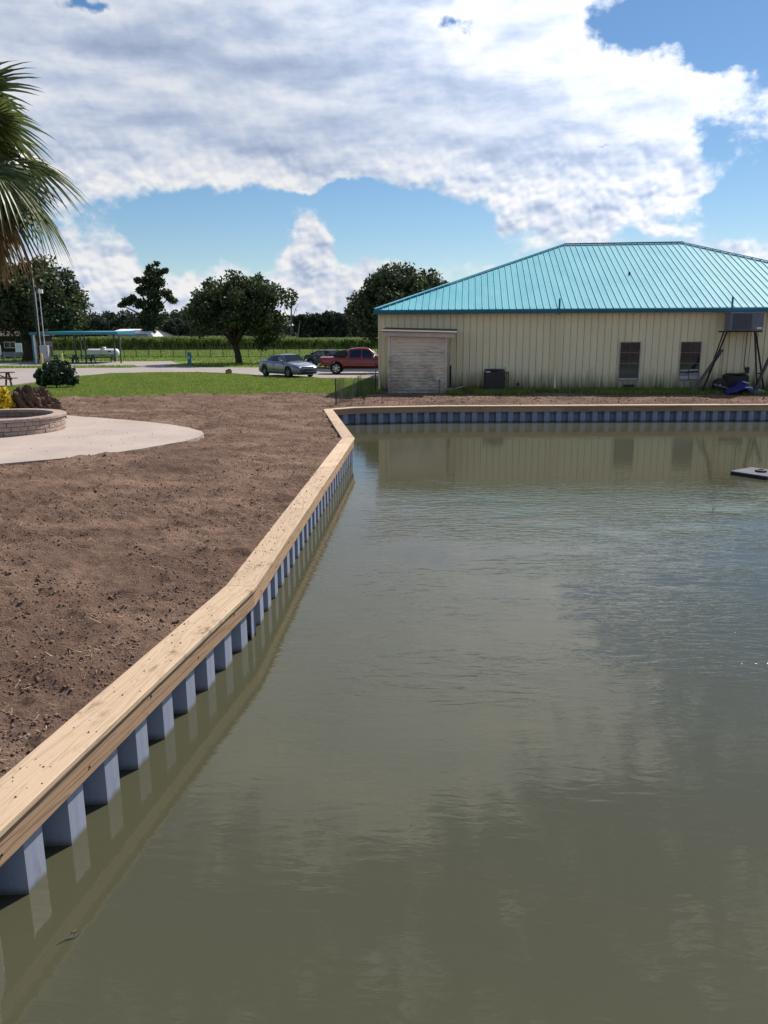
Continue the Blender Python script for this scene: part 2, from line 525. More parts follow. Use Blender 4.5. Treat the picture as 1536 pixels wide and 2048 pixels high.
def f_roof(t, b, col):
    p = t.node('ShaderNodeNewGeometry').outputs['Position']
    oi = t.node('ShaderNodeObjectInfo')
    n1 = t.noise(t.mapping(p, scale=(0.9, 0.35, 0.35)), 1.0, 5, 0.6)
    c = t.ramp(n1.outputs['Fac'], [(0.3, (0.10, 0.395, 0.475)), (0.55, col), (0.8, (0.17, 0.485, 0.56))])
    c = t.mix(t.m('MULTIPLY', oi.outputs['Random'], 0.16), c, (0.13, 0.41, 0.53))
    t.l.new(c, b.inputs['Base Color'])


M_roof = mat('teal_roof_metal', (0.155, 0.46, 0.53), 0.6, spec=0.12, build=f_roof)
M_teal_dark = mat('teal_trim', (0.012, 0.155, 0.23), 0.45, spec=0.4, build=mottled(2, 0.2))
M_teal = mat('teal_paint', (0.015, 0.20, 0.27), 0.5, build=mottled(3, 0.2))
M_white = mat('white_paint', (0.76, 0.74, 0.72), 0.5, build=mottled(3, 0.12))
M_alu = mat('window_aluminium', (0.40, 0.39, 0.36), 0.45, build=mottled(5, 0.15))


def f_glass(t, b, col):
    v = coords(t)
    n = t.noise(t.mapping(v, scale=(1.6, 1.6, 3.5)), 1.0, 4, 0.6)
    t.l.new(t.ramp(n.outputs['Fac'], [(0.35, (0.006, 0.008, 0.012)), (0.6, col), (0.8, (0.06, 0.065, 0.08))]), b.inputs['Base Color'])


M_glass = mat('window_glass', (0.022, 0.025, 0.034), 0.06, spec=0.6, build=f_glass)
M_carglass = mat('tinted_glass', (0.008, 0.009, 0.011), 0.04, spec=0.7, build=mottled(2, 0.2))
M_blind = mat('window_blind', (0.42, 0.43, 0.46), 0.7, build=mottled(4, 0.2))


def f_siding(t, b, col):
    p = t.node('ShaderNodeNewGeometry').outputs['Position']
    s = t.node('ShaderNodeSeparateXYZ')
    t.l.new(p, s.inputs[0])
    n1 = t.noise(t.mapping(p, scale=(3.0, 3.0, 22)), 1.0, 6, 0.7)
    n2 = t.noise(t.mapping(p, scale=(1.1, 1.1, 2.0)), 1.0, 5, 0.65)
    k = t.m('ADD', n1.outputs['Fac'], t.m('MULTIPLY', n2.outputs['Fac'], 0.8))
    k = t.m('SUBTRACT', k, t.m('MULTIPLY', s.outputs[2], 0.17))
    c = t.mix(t.m('MULTIPLY', t.step(k, 0.48, 1.0), 0.75), col, (0.095, 0.084, 0.073))
    t.l.new(c, b.inputs['Base Color'])


M_siding = mat('weathered_siding', (0.70, 0.60, 0.49), 0.75, spec=0.3, build=f_siding)
M_shedroof = mat('rusty_sheet', (0.10, 0.075, 0.055), 0.8, build=mottled(4, 0.5))
M_black = mat('black_metal', (0.012, 0.012, 0.013), 0.5, build=mottled(6, 0.3))
M_fence = mat('black_fence_paint', (0.012, 0.016, 0.014), 0.45, build=mottled(6, 0.3))
M_rust = mat('rusty_steel', (0.032, 0.020, 0.016), 0.85, build=mottled(8, 0.5))
M_acdark = mat('condenser_paint', (0.022, 0.026, 0.032), 0.5, build=mottled(3, 0.3))
M_acgrey = mat('cooler_grey', (0.16, 0.165, 0.20), 0.6, build=mottled(3, 0.2))
M_acgrey2 = mat('cooler_louver', (0.07, 0.072, 0.10), 0.6, build=mottled(3, 0.2))
M_oldwood = mat('old_timber', (0.12, 0.10, 0.09), 0.9, build=mottled(5, 0.45, 0.01, 30))
M_picnic = mat('stained_timber', (0.10, 0.045, 0.030), 0.8, build=mottled(5, 0.4))
M_greenwood = mat('green_timber', (0.05, 0.085, 0.065), 0.7, build=mottled(5, 0.3))
M_galv = mat('galvanised', (0.40, 0.41, 0.42), 0.5, metal=0.3, build=mottled(5, 0.25))
M_cab = mat('cabinet_grey', (0.36, 0.37, 0.41), 0.5, build=mottled(3, 0.12))
M_tank = mat('tank_white', (0.74, 0.74, 0.75), 0.35, build=mottled(1.5, 0.12))
M_yellow = mat('yellow_paint', (0.62, 0.50, 0.12), 0.6, build=mottled(4, 0.25))
M_cfibre = mat('pole_black', (0.012, 0.012, 0.016), 0.5, build=mottled(4, 0.3))
M_lamp = mat('lamp_housing', (0.16, 0.05, 0.03), 0.6, build=mottled(4, 0.3))
M_rubber = mat('tyre_rubber', (0.012, 0.012, 0.012), 0.8, spec=0.3, build=mottled(8, 0.3))
M_rim = mat('alloy', (0.55, 0.55, 0.56), 0.3, metal=0.8, build=mottled(6, 0.15))
M_rimdark = mat('dark_alloy', (0.05, 0.05, 0.055), 0.35, metal=0.6, build=mottled(6, 0.15))
M_silver = mat('silver_paint', (0.11, 0.13, 0.175), 0.28, metal=0.5, build=mottled(0.7, 0.06), coat=0.9)
M_redcar = mat('red_paint', (0.24, 0.008, 0.012), 0.32, metal=0.1, build=mottled(0.7, 0.1), coat=0.8)
M_blackcar = mat('black_paint', (0.008, 0.009, 0.010), 0.35, spec=0.3, build=mottled(0.7, 0.1), coat=0.25)
M_chrome = mat('chrome', (0.7, 0.7, 0.72), 0.15, metal=1.0, build=mottled(3, 0.1))
M_plast = mat('black_plastic', (0.012, 0.012, 0.013), 0.55, build=mottled(8, 0.2))
M_lamp_red = mat('tail_lens', (0.22, 0.015, 0.012), 0.2, build=mottled(8, 0.2))
M_lens = mat('head_lens', (0.30, 0.32, 0.35), 0.08, build=mottled(8, 0.2))


def f_stone(t, b, col):
    v = coords(t, 'Object')
    oi = t.node('ShaderNodeObjectInfo')
    n = t.noise(t.node('ShaderNodeNewGeometry').outputs['Position'], 9, 6, 0.7)
    c = t.ramp(n.outputs['Fac'], [(0.3, tuple(x * 0.62 for x in col)), (0.6, col), (0.8, tuple(x * 1.12 for x in col))])
    c = t.mix(t.m('MULTIPLY', oi.outputs['Random'], 0.3), c, (0.30, 0.22, 0.19))
    t.l.new(c, b.inputs['Base Color'])
    bump(t, b, n.outputs['Fac'], 0.03)


M_stone = mat('retaining_block', (0.44, 0.345, 0.29), 0.9, spec=0.15, build=f_stone)
M_mortar = mat('dark_filler', (0.06, 0.05, 0.045), 0.95, build=mottled(6, 0.3))  # dark filler for the planter core and behind the sheet piles
M_rock = mat('lava_rock', (0.15, 0.10, 0.073), 0.95, spec=0.1, build=mottled(5, 0.55, 0.08, 12))
M_raft = mat('raft_grey', (0.17, 0.168, 0.195), 0.9, spec=0.08, build=mottled(3, 0.2))
M_blue = mat('blue_plastic', (0.006, 0.011, 0.14), 0.45, build=mottled(2, 0.25))
M_pale = mat('pale_plastic', (0.30, 0.40, 0.42), 0.5, build=mottled(3, 0.2))
M_barnroof = mat('barn_roof', (0.82, 0.83, 0.86), 0.4, build=mottled(0.3, 0.06))
M_barnwall = mat('barn_wall', (0.40, 0.40, 0.41), 0.6, build=mottled(0.3, 0.15))
M_house = mat('house_brown', (0.022, 0.018, 0.017), 0.85, build=mottled(0.8, 0.3))
M_sign = mat('sign_white', (0.62, 0.70, 0.70), 0.5, build=mottled(3, 0.1))
M_signtext = mat('sign_teal', (0.04, 0.22, 0.24), 0.5, build=mottled(3, 0.1))
M_block = mat('tan_block', (0.30, 0.19, 0.12), 0.9, build=mottled(6, 0.4))

# ------------------------------------------------------------------ mesh helpers


class MB:
    def __init__(self):
        self.v, self.f = [], []

    def add(self, vs, fs):
        o = len(self.v)
        self.v += [tuple(p) for p in vs]
        self.f += [tuple(i + o for i in f) for f in fs]
        return self

    def box(self, x0, x1, y0, y1, z0, z1):
        return self.add([(x0, y0, z0), (x1, y0, z0), (x1, y1, z0), (x0, y1, z0), (x0, y0, z1), (x1, y0, z1), (x1, y1, z1), (x0, y1, z1)],
                        [(0, 3, 2, 1), (4, 5, 6, 7), (0, 1, 5, 4), (1, 2, 6, 5), (2, 3, 7, 6), (3, 0, 4, 7)])

    def cbox(self, x0, x1, y0, y1, z0, z1, c=0.01):
        """box with chamfered vertical and top edges"""
        def ring(i, z):
            return [(x0 + i, y0 + i + c, z), (x0 + i + c, y0 + i, z), (x1 - i - c, y0 + i, z), (x1 - i, y0 + i + c, z),
                    (x1 - i, y1 - i - c, z), (x1 - i - c, y1 - i, z), (x0 + i + c, y1 - i, z), (x0 + i, y1 - i - c, z)]
        r = ring(c * .6, z0) + ring(0, z0 + c) + ring(0, z1 - c) + ring(c, z1)
        fs = []
        for k in range(3):
            for i in range(8):
                j = (i + 1) % 8
                fs.append((k * 8 + i, k * 8 + j, k * 8 + 8 + j, k * 8 + 8 + i))
        fs.append(tuple(range(24, 32)))
        fs.append(tuple(reversed(range(8))))
        return self.add(r, fs)

    def bar(self, a, b, w_, h_=None, up=(0, 0, 1)):
        """rectangular bar from a to b"""
        h_ = h_ or w_
        a, b = Vector(a), Vector(b)
        d = (b - a).normalized()
        u = Vector(up)
        if abs(d.dot(u)) > 0.98:
            u = Vector((0, 1, 0))
        s = d.cross(u).normalized()
        u = s.cross(d)
        vs = []
        for p in (a, b):
            for i, j in ((-1, -1), (1, -1), (1, 1), (-1, 1)):
                vs.append(p + s * (i * w_ / 2) + u * (j * h_ / 2))
        return self.add(vs, [(0, 1, 2, 3), (7, 6, 5, 4), (0, 4, 5, 1), (1, 5, 6, 2), (2, 6, 7, 3), (3, 7, 4, 0)])

    def tube(self, pts, rad, n=8, cap=True):
        pts = [Vector(p) for p in pts]
        if not isinstance(rad, (list, tuple)):
            rad = [rad] * len(pts)
        o = len(self.v)
        ref = Vector((0.31, 0.9, 0.2)).normalized()
        for i, p in enumerate(pts):
            d = (pts[min(i + 1, len(pts) - 1)] - pts[max(i - 1, 0)]).normalized()
            s = d.cross(ref)
            if s.length < 1e-3:
                s = d.cross(Vector((1, 0, 0)))
            s.normalize()
            u = s.cross(d)
            for k in range(n):
                a = 2 * math.pi * k / n
                self.v.append(tuple(p + (s * math.cos(a) + u * math.sin(a)) * rad[i]))
        for i in range(len(pts) - 1):
            for k in range(n):
                k2 = (k + 1) % n
                self.f.append((o + i * n + k, o + i * n + k2, o + (i + 1) * n + k2, o + (i + 1) * n + k))
        if cap:
            self.f.append(tuple(o + k for k in reversed(range(n))))
            self.f.append(tuple(o + (len(pts) - 1) * n + k for k in range(n)))
        return self

    def lathe(self, prof, n=20, axis='Z', c=(0, 0, 0)):
        """prof: list of (r, h)"""
        o = len(self.v)
        for (r, h) in prof:
            for k in range(n):
                a = 2 * math.pi * k / n
                x, y = r * math.cos(a), r * math.sin(a)
                p = {'Z': (x, y, h), 'Y': (x, h, y), 'X': (h, x, y)}[axis]
                self.v.append((p[0] + c[0], p[1] + c[1], p[2] + c[2]))
        for i in range(len(prof) - 1):
            for k in range(n):
                k2 = (k + 1) % n
                self.f.append((o + i * n + k, o + i * n + k2, o + (i + 1) * n + k2, o + (i + 1) * n + k))
        return self

    def prism(self, poly, z0, z1):
        n = len(poly)
        vs = [(p[0], p[1], z0) for p in poly] + [(p[0], p[1], z1) for p in poly]
        fs = [tuple(reversed(range(n))), tuple(range(n, 2 * n))]
        for i in range(n):
            j = (i + 1) % n
            fs.append((i, j, n + j, n + i))
        return self.add(vs, fs)

    def mesh(self, name, m, smooth=False):
        me = bpy.data.meshes.new(name)
        me.from_pydata(self.v, [], self.f)
        bm = bmesh.new()
        bm.from_mesh(me)
        bmesh.ops.recalc_face_normals(bm, faces=bm.faces)
        bm.to_mesh(me)
        bm.free()
        me.materials.append(m)
        if smooth:
            me.polygons.foreach_set('use_smooth', [True] * len(me.polygons))
        return me

    def build(self, name, m, parent=None, smooth=False):
        return obj(name, self.mesh(name, m, smooth), parent)


def obj(name, me, parent=None, loc=None, rz=None):
    o = bpy.data.objects.new(name, me)
    COL.objects.link(o)
    if parent is not None:
        o.parent = parent
    if loc is not None:
        o.location = loc
    if rz is not None:
        o.rotation_euler = (0, 0, rz)
    return o


def np_mesh(name, v, faces_n, m, smooth=False):
    """v (N,3) array, consecutive groups of faces_n vertices form the faces"""
    v = np.asarray(v, dtype=np.float32)
    n = len(v)
    nf = n // faces_n
    me = bpy.data.meshes.new(name)
    me.vertices.add(n)
    me.vertices.foreach_set('co', v.ravel())
    me.loops.add(n)
    me.loops.foreach_set('vertex_index', np.arange(n, dtype=np.int32))
    me.polygons.add(nf)
    me.polygons.foreach_set('loop_start', np.arange(0, n, faces_n, dtype=np.int32))
    me.update(calc_edges=True)
    me.materials.append(m)
    return me


def tri_mesh(name, v, f, m, smooth=False):
    me = bpy.data.meshes.new(name)
    v = np.asarray(v, np.float32)
    f = np.asarray(f, np.int32)
    k = f.shape[1]
    me.vertices.add(len(v))
    me.vertices.foreach_set('co', v.ravel())
    me.loops.add(f.size)
    me.loops.foreach_set('vertex_index', f.ravel())
    me.polygons.add(len(f))
    me.polygons.foreach_set('loop_start', np.arange(0, f.size, k, dtype=np.int32))
    if smooth:
        me.polygons.foreach_set('use_smooth', np.ones(len(f), dtype=bool))
    me.update(calc_edges=True)
    me.materials.append(m)
    return me


def thing(name, label, cat, loc=(0, 0, 0), rz=0.0, group=None):
    o = bpy.data.objects.new(name, None)
    COL.objects.link(o)
    o.location = loc
    o.rotation_euler = (0, 0, rz)
    o.empty_display_size = 0.2
    return tag(o, label, cat, group)


def tag(o, label=None, cat=None, group=None, kind=None):
    if label:
        o['label'] = label
    if cat:
        o['category'] = cat
    if group:
        o['group'] = group
    if kind:
        o['kind'] = kind
    return o


# smooth value noise on arrays
_T = np.random.default_rng(5).random((256, 256))


def vnoise(x, y, s=0):
    xi = np.floor(x).astype(int)
    yi = np.floor(y).astype(int)
    fx, fy = x - xi, y - yi
    fx = fx * fx * (3 - 2 * fx)
    fy = fy * fy * (3 - 2 * fy)
    g = lambda a, b: _T[(a + s * 37) & 255, (b + s * 91) & 255]
    return (g(xi, yi) * (1 - fx) + g(xi + 1, yi) * fx) * (1 - fy) + (g(xi, yi + 1) * (1 - fx) + g(xi + 1, yi + 1) * fx) * fy


def fbm(x, y, oct=4, s=0, gain=0.5):
    a, t, f, n = 1.0, 0.0, 1.0, 0.0
    for i in range(oct):
        t = t + a * (vnoise(x * f + i * 13.7, y * f + i * 7.3, s + i) - 0.5)
        n += a
        a *= gain
        f *= 2.03
    return t / n


# ------------------------------------------------------------------ the pond edge in plan
G_ = (-18.0, 6.4)
A_ = (-2.178, 3.43)
B_ = (-1.39, 7.98)
C_ = (-0.765, 20.3)
D_ = (-1.85, 28.30)
E_ = (-1.05, 28.98)
F1_ = (2.0, 29.45)
F_ = (24.0, 29.45)
EDGE = [np.array(p) for p in (G_, A_, B_, C_, D_, E_, F1_, F_)]     # water-side line of the cap, land on the left hand
CAPW = 0.335


def seg_dirs():
    ds = []
    for a, b in zip(EDGE[:-1], EDGE[1:]):
        d = (b - a) / np.linalg.norm(b - a)
        ds.append((d, np.array([-d[1], d[0]])))
    return ds


SEG = seg_dirs()


def offset_line(off):
    out = []
    for i, p in enumerate(EDGE):
        if i == 0:
            out.append(p + SEG[0][1] * off)
        elif i == len(EDGE) - 1:
            out.append(p + SEG[-1][1] * off)
        else:
            n1, n2 = SEG[i - 1][1], SEG[i][1]
            b = (n1 + n2)
            b /= np.linalg.norm(b)
            out.append(p + b * off / max(0.3, b @ n1))
    return out


LAND = offset_line(CAPW)


def land_dist(x, y):
    """signed distance to the pond edge, positive on land"""
    best = np.full(np.shape(x), 1e9)
    sign = np.ones(np.shape(x))
    for (a, b, (d, n)) in zip(EDGE[:-1], EDGE[1:], SEG):
        L = np.linalg.norm(b - a)
        t = np.clip((x - a[0]) * d[0] + (y - a[1]) * d[1], 0, L)
        dx, dy = x - (a[0] + d[0] * t), y - (a[1] + d[1] * t)
        dd = np.hypot(dx, dy)
        up = dd < best - 1e-6
        best = np.where(up, dd, best)
        sd_ = dx * n[0] + dy * n[1]
        sign = np.where(up, np.where(sd_ >= 0, 1.0, -1.0), sign)
    return best * sign


WZ = -0.62
# ground sheet with the pond left open
lip = offset_line(0.2)
hole = [tuple(p) for p in lip] + [(24.2, -14.0), (-18.2, -14.0)]
outer = [(-2500, -1500), (2500, -1500), (2500, 3000), (-2500, 3000)]
loops = [[Vector((x, y, 0)) for x, y in outer], [Vector((x, y, 0)) for x, y in hole]]
tris = geometry.tessellate_polygon(loops)
allv = [p for lp in loops for p in lp]
mb = MB()
mb.add([(p.x, p.y, -0.32) for p in allv], tris)
g = mb.build('ground', M_dirt)
tag(g, 'earth around and under the pond banks', 'ground', kind='structure')

wp = [tuple(p) for p in offset_line(0.3)] + [(24.6, -14.4), (-18.4, -14.4)]
mb = MB()
mb.add([(x, y, WZ) for x, y in wp], geometry.tessellate_polygon([[Vector((x, y, 0)) for x, y in wp]]))
wo_ = mb.build('pond_water', M_water)
tag(wo_, 'still olive green pond water with light ripples', 'water', kind='structure')

# ------------------------------------------------------------------ soil
LAWN_X = np.array([-40, -20, -13.5, -11, -8.4, -5.5, -3.4, -2.2, -1.2, 0.0])
LAWN_Y = np.array([33.0, 33.4, 34.2, 35.0, 35.7, 36.3, 36.2, 35.1, 34.0, 33.4])


def lawn_edge(x):
    return np.interp(x, LAWN_X, LAWN_Y) + 0.55 * fbm(x * 1.3, x * 0 + 3.3, 4, 9)


PATIO = [at(*p) for p in [(-260, 950), (0, 931), (100, 922), (200, 912), (270, 902), (330, 892), (372, 884), (398, 877), (407, 870), (402, 864), (380, 857.5),
                          (345, 851.5), (300, 846), (220, 839), (135, 833), (-40, 828), (-260, 826)]]
PC = np.mean(np.array(PATIO), axis=0)


def in_patio(x, y, grow=0.0):
    ins = np.zeros(np.shape(x), bool)
    P = [(p[0], p[1]) for p in PATIO]
    j = len(P) - 1
    for i in range(len(P)):
        xi, yi = P[i]
        xj, yj = P[j]
        c = ((yi > y) != (yj > y)) & (x < (xj - xi) * (y - yi) / (yj - yi + 1e-12) + xi)
        ins ^= c
        j = i
    return ins


def soil_height(x, y):
    d = land_dist(x, y)
    z = -0.055 + 0.05 * np.clip((d - 0.3) / 2.0, 0, 1)
    z += 0.20 * fbm(x * 0.45, y * 0.45, 3, 2) * np.clip(d / 1.5, 0, 1)
    rid = fbm(x * 1.6 + 0.6 * y, y * 2.6, 4, 4)
    z += 0.17 * rid
    lump = fbm(x * 5.2, y * 6.0, 4, 6, 0.6)
    z += 0.085 * lump + 0.08 * np.clip(lump - 0.06, 0, 1)
    pit = fbm(x * 17, y * 17, 3, 12, 0.6)
    z += 0.036 * pit
    return z


def soil_grid(name, x0, x1, y0, y1, step, zfun, keep):
    xs = np.arange(x0, x1 + step * .5, step)
    ys = np.arange(y0, y1 + step * .5, step)
    X, Y = np.meshgrid(xs, ys)
    jx = (rng.random(X.shape) - .5) * step * .6
    jy = (rng.random(X.shape) - .5) * step * .6
    X, Y = X + jx, Y + jy
    Z = zfun(X, Y)
    K = keep(X, Y)
    nx = len(xs)
    idx = np.arange(X.size).reshape(X.shape)
    f = np.stack([idx[:-1, :-1], idx[:-1, 1:], idx[1:, 1:], idx[1:, :-1]], -1).reshape(-1, 4)
    kk = K.ravel()
    f = f[kk[f].all(1)]
    used = np.unique(f)
    remap = np.full(X.size, -1)
    remap[used] = np.arange(len(used))
    v = np.stack([X.ravel(), Y.ravel(), Z.ravel()], -1)[used]
    return tri_mesh(name, v, remap[f], M_dirt, smooth=True)


def soil_z(X, Y):
    z = soil_height(X, Y)
    d = land_dist(X, Y)
    e = lawn_edge(X) - Y                        # positive inside the bare soil
    z = z - 0.14 * np.clip((0.15 - e) / 0.5, 0, 1)
    z = np.where(in_patio(X, Y), np.minimum(z, -0.02), z)
    z = np.where(d < 0.30, np.minimum(z, -0.07), z)
    return z


me = soil_grid('soil', -7.2, -0.9, 3.7, 13.0, 0.032, soil_z, lambda X, Y: (land_dist(X, Y) > 0.12) & (Y < 13.0))
o = obj('soil', me)
tag(o, 'freshly graded brown soil beside the timber capped bulkhead', 'soil', kind='structure')
me = soil_grid('soil', -17.9, -7.1, 4.4, 13.1, 0.085, soil_z, lambda X, Y: (land_dist(X, Y) > 0.12))
o = obj('soil', me)
tag(o, 'bare brown soil on the bank below the fan palm', 'soil', kind='structure')
me = soil_grid('soil', -17.9, -0.6, 12.9, 37.2, 0.062, lambda X, Y: soil_z(X, Y), lambda X, Y: (land_dist(X, Y) > 0.12) & (Y < lawn_edge(X) + .6) & (X < -0.62))
o = obj('soil', me)
tag(o, 'bare brown soil between the patio and the lawn', 'soil', kind='structure')


def bank_z(X, Y):
    d = land_dist(X, Y)
    z = -0.05 + 0.10 * np.clip((d - 0.3) / 3.5, 0, 1)
    heap = np.exp(-((d - 1.9 - 0.9 * fbm(X * .5, Y * 0, 2, 3)) / 1.0) ** 2)
    lump = fbm(X * 2.2, Y * 5.0, 4, 8, 0.6)
    z += heap * (0.02 + 0.26 * np.clip(lump + 0.10, 0, 1)) + 0.07 * fbm(X * 6, Y * 8, 3, 5, .6)
    return np.where(d < 0.36, np.minimum(z, -0.065), z)


me = soil_grid('soil', -0.75, 24.0, 29.2, 37.1, 0.07, bank_z, lambda X, Y: (land_dist(X, Y) > 0.12))
o = obj('soil', me)
tag(o, 'strip of heaped soil between the far bulkhead and the metal building', 'soil', kind='structure')

# lawn sheet: starts at the ragged edge of the bare soil and runs to the horizon
ex_ = np.concatenate([[-2400, -60], np.linspace(-40, -0.6, 120), [-0.5, 30, 2400]])
ey_ = np.concatenate([[33.0, 33.0], lawn_edge(np.linspace(-40, -0.6, 120)) - 0.25, [38.4, 38.4, 38.4]])
lp_ = [(float(a), float(b)) for a, b in zip(ex_, ey_)] + [(2400, 2900), (-2400, 2900)]
mb = MB()
mb.add([(a, b, -0.05) for a, b in lp_], geometry.tessellate_polygon([[Vector((a, b, 0)) for a, b in lp_]]))
o = mb.build('lawn', M_lawn)
tag(o, 'flat green grassy ground beyond the bare soil', 'lawn', kind='structure')

# clods
n = 17000
yy = 3.9 * (36.0 / 3.9) ** rng.random(n * 2)
xx = -rng.random(n * 2) * np.minimum(0.62 * yy + 1.0, 15) - 0.5
dd = land_dist(xx, yy)
ok = (dd > 0.40) & (yy < lawn_edge(xx) - 0.1) & ~in_patio(xx, yy) & ((xx > -13) | (yy > 26)) & (fbm(xx * 1.1, yy * 1.1, 3, 21) > -0.12)
xx, yy = xx[ok][:n], yy[ok][:n]
n1 = len(xx)
bx = rng.random(9000) * 24 - 1.5
by = 29.9 + rng.random(9000) * 5.2
ok = land_dist(bx, by) > 0.5
bx, by = bx[ok], by[ok]
# crumbs trodden onto the patio and the timber cap
tx_ = -12.0 + 8.0 * rng.random(700)
ty_ = 15.8 + 10.0 * rng.random(700)
k_ = in_patio(tx_, ty_) & (np.hypot(tx_ + 10.98, ty_ - 22.05) > 1.95) & (fbm(tx_ * 1.5, ty_ * 1.5, 3, 33) > 0.06)
tx_, ty_ = tx_[k_], ty_[k_]
qx, qy = [], []
for i_, n_ in ((1, 60), (2, 420), (3, 160)):
    a_, b_ = EDGE[i_], EDGE[i_ + 1]
    f_ = rng.random(n_)
    o_ = 0.06 + 0.27 * rng.random(n_) ** 0.7
    qx.append(a_[0] + (b_ - a_)[0] * f_ + SEG[i_][1][0] * o_)
    qy.append(a_[1] + (b_ - a_)[1] * f_ + SEG[i_][1][1] * o_)
qx, qy = np.concatenate(qx), np.concatenate(qy)
k_ = fbm(qx * 1.1, qy * 0.8, 2, 35) > 0.0
qx, qy = qx[k_], qy[k_]
X = np.concatenate([xx, bx, tx_, qx])
Y = np.concatenate([yy, by, ty_, qy])
Z = np.concatenate([soil_z(xx, yy), bank_z(bx, by), np.full(len(tx_), .036), np.full(len(qx), .002)])
N = len(X)
size = (0.006 + 0.011 * rng.random(N) ** 2.5) * (1 + 0.028 * Y) * np.where(rng.random(N) > 0.985, 1.8, 1.0)
octv = np.array([(1, 0, 0), (-1, 0, 0), (0, 1, 0), (0, -1, 0), (0, 0, 1), (0, 0, -1)], float)
octf = np.array([(0, 2, 4), (2, 1, 4), (1, 3, 4), (3, 0, 4), (2, 0, 5), (1, 2, 5), (3, 1, 5), (0, 3, 5)])
ang = rng.random(N) * 6.283
V = octv[None] * (0.6 + 0.8 * rng.random((N, 6, 1))) * size[:, None, None]
ca, sa = np.cos(ang)[:, None], np.sin(ang)[:, None]
V2 = np.stack([V[..., 0] * ca - V[..., 1] * sa, V[..., 0] * sa + V[..., 1] * ca, V[..., 2] * 0.8], -1)
tl = (rng.random((N, 1)) - .5) * 1.2
V2[..., 2] += V2[..., 0] * tl
small = len(qx) + len(tx_)
size[-small:] *= 0.55
V2[-small:] *= 0.55
V2 += np.stack([X, Y, Z + size * 0.25], -1)[:, None, :]
Fc = (octf[None] + (np.arange(N) * 6)[:, None, None]).reshape(-1, 3)
o = obj('soil_clods', tri_mesh('soil_clods', V2.reshape(-1, 3), Fc, M_clod))
tag(o, 'loose crumbs and clods of brown soil scattered over the graded bank', 'soil clods', kind='stuff')

# bits of straw and root in the soil
n = 1500
sy_ = 4.2 * (34.0 / 4.2) ** rng.random(n)
sx_ = -rng.random(n) * np.minimum(0.55 * sy_ + 1.0, 13) - 0.6
k_ = (land_dist(sx_, sy_) > 0.4) & ~in_patio(sx_, sy_) & (sy_ < lawn_edge(sx_)) & (fbm(sx_ * .9, sy_ * .9, 3, 71) > 0.02)
sx_, sy_ = sx_[k_], sy_[k_]
sz_ = soil_z(sx_, sy_) + 0.012
n = len(sx_)
a_ = rng.random(n) * 6.283
l_ = (0.03 + 0.07 * rng.random(n)) * (1 + .02 * sy_)
w_ = 0.0022 * (1 + .05 * sy_)
c0 = np.stack([sx_, sy_, sz_], -1)
dv = np.stack([np.cos(a_) * l_, np.sin(a_) * l_, (rng.random(n) - .2) * l_ * .6], -1)
pv_ = np.stack([-np.sin(a_) * w_, np.cos(a_) * w_, 0 * a_], -1)
o = obj('straw', np_mesh('straw', np.stack([c0 - dv / 2 - pv_, c0 - dv / 2 + pv_, c0 + dv / 2 + pv_, c0 + dv / 2 - pv_], 1).reshape(-1, 3), 4,
                         mat('straw', (0.4, 0.3, 0.18), 0.8, build=f_leaf((0.16, 0.11, 0.07), (0.34, 0.25, 0.15), (0.5, 0.40, 0.26), 0.1))))
tag(o, 'bits of pale straw and root lying in the bare soil', 'straw', kind='stuff')

# ------------------------------------------------------------------ concrete
pe = []
for k in range(len(PATIO)):
    a_, b_ = np.array(PATIO[k]), np.array(PATIO[(k + 1) % len(PATIO)])
    m_ = max(1, int(np.linalg.norm(b_ - a_) / 0.22))
    for j in range(m_):
        q_ = a_ + (b_ - a_) * j / m_
        pe.append((float(q_[0] + 0.09 * fbm(q_[:1] * 2.1, q_[1:] * 2.1, 3, 61)[0]), float(q_[1] + 0.16 * fbm(q_[:1] * 1.7, q_[1:] * 1.7, 3, 62)[0])))
mb = MB().prism(pe, -0.10, 0.035)
o = mb.build('patio', M_patio)
tag(o, 'rounded pale concrete patio slab stained with soil', 'patio', kind='structure')

ROAD = [(40, 48.8), (-0.3, 49.0), (-4.0, 49.8), (-7.5, 52.2), (-11, 56.8), (-14, 58.6), (-17.5, 58.6), (-20.0, 56.6), (-21.2, 52.5), (-20.6, 47.0), (-20.0, 43.2), (-24, 41.5), (-60, 40.0),
        (-60, 67.0), (-32.7, 67.0), (-22.0, 67.0), (-15.7, 67.2), (-9.0, 66.0), (-4.0, 62.5), (40, 61.5)]
mb = MB()
mb.add([(x, y, -0.022) for x, y in ROAD], geometry.tessellate_polygon([[Vector((x, y, 0)) for x, y in ROAD]]))
o = mb.build('road', M_road)
tag(o, 'pale concrete driveway curving past the parked cars', 'road', kind='structure')
PAD = [(-60, 72.0), (-26.0, 72.0), (-21.0, 70.0), (-21.6, 67.0), (-15.9, 67.2), (-19.0, 74.0), (-22.5, 83.5), (-33.0, 83.5), (-60, 83.0)]
mb = MB().prism(PAD, -0.06, -0.008)
o = mb.build('pavilion_slab', M_road)
tag(o, 'concrete slab under and beside the open pavilion', 'slab', kind='structure')

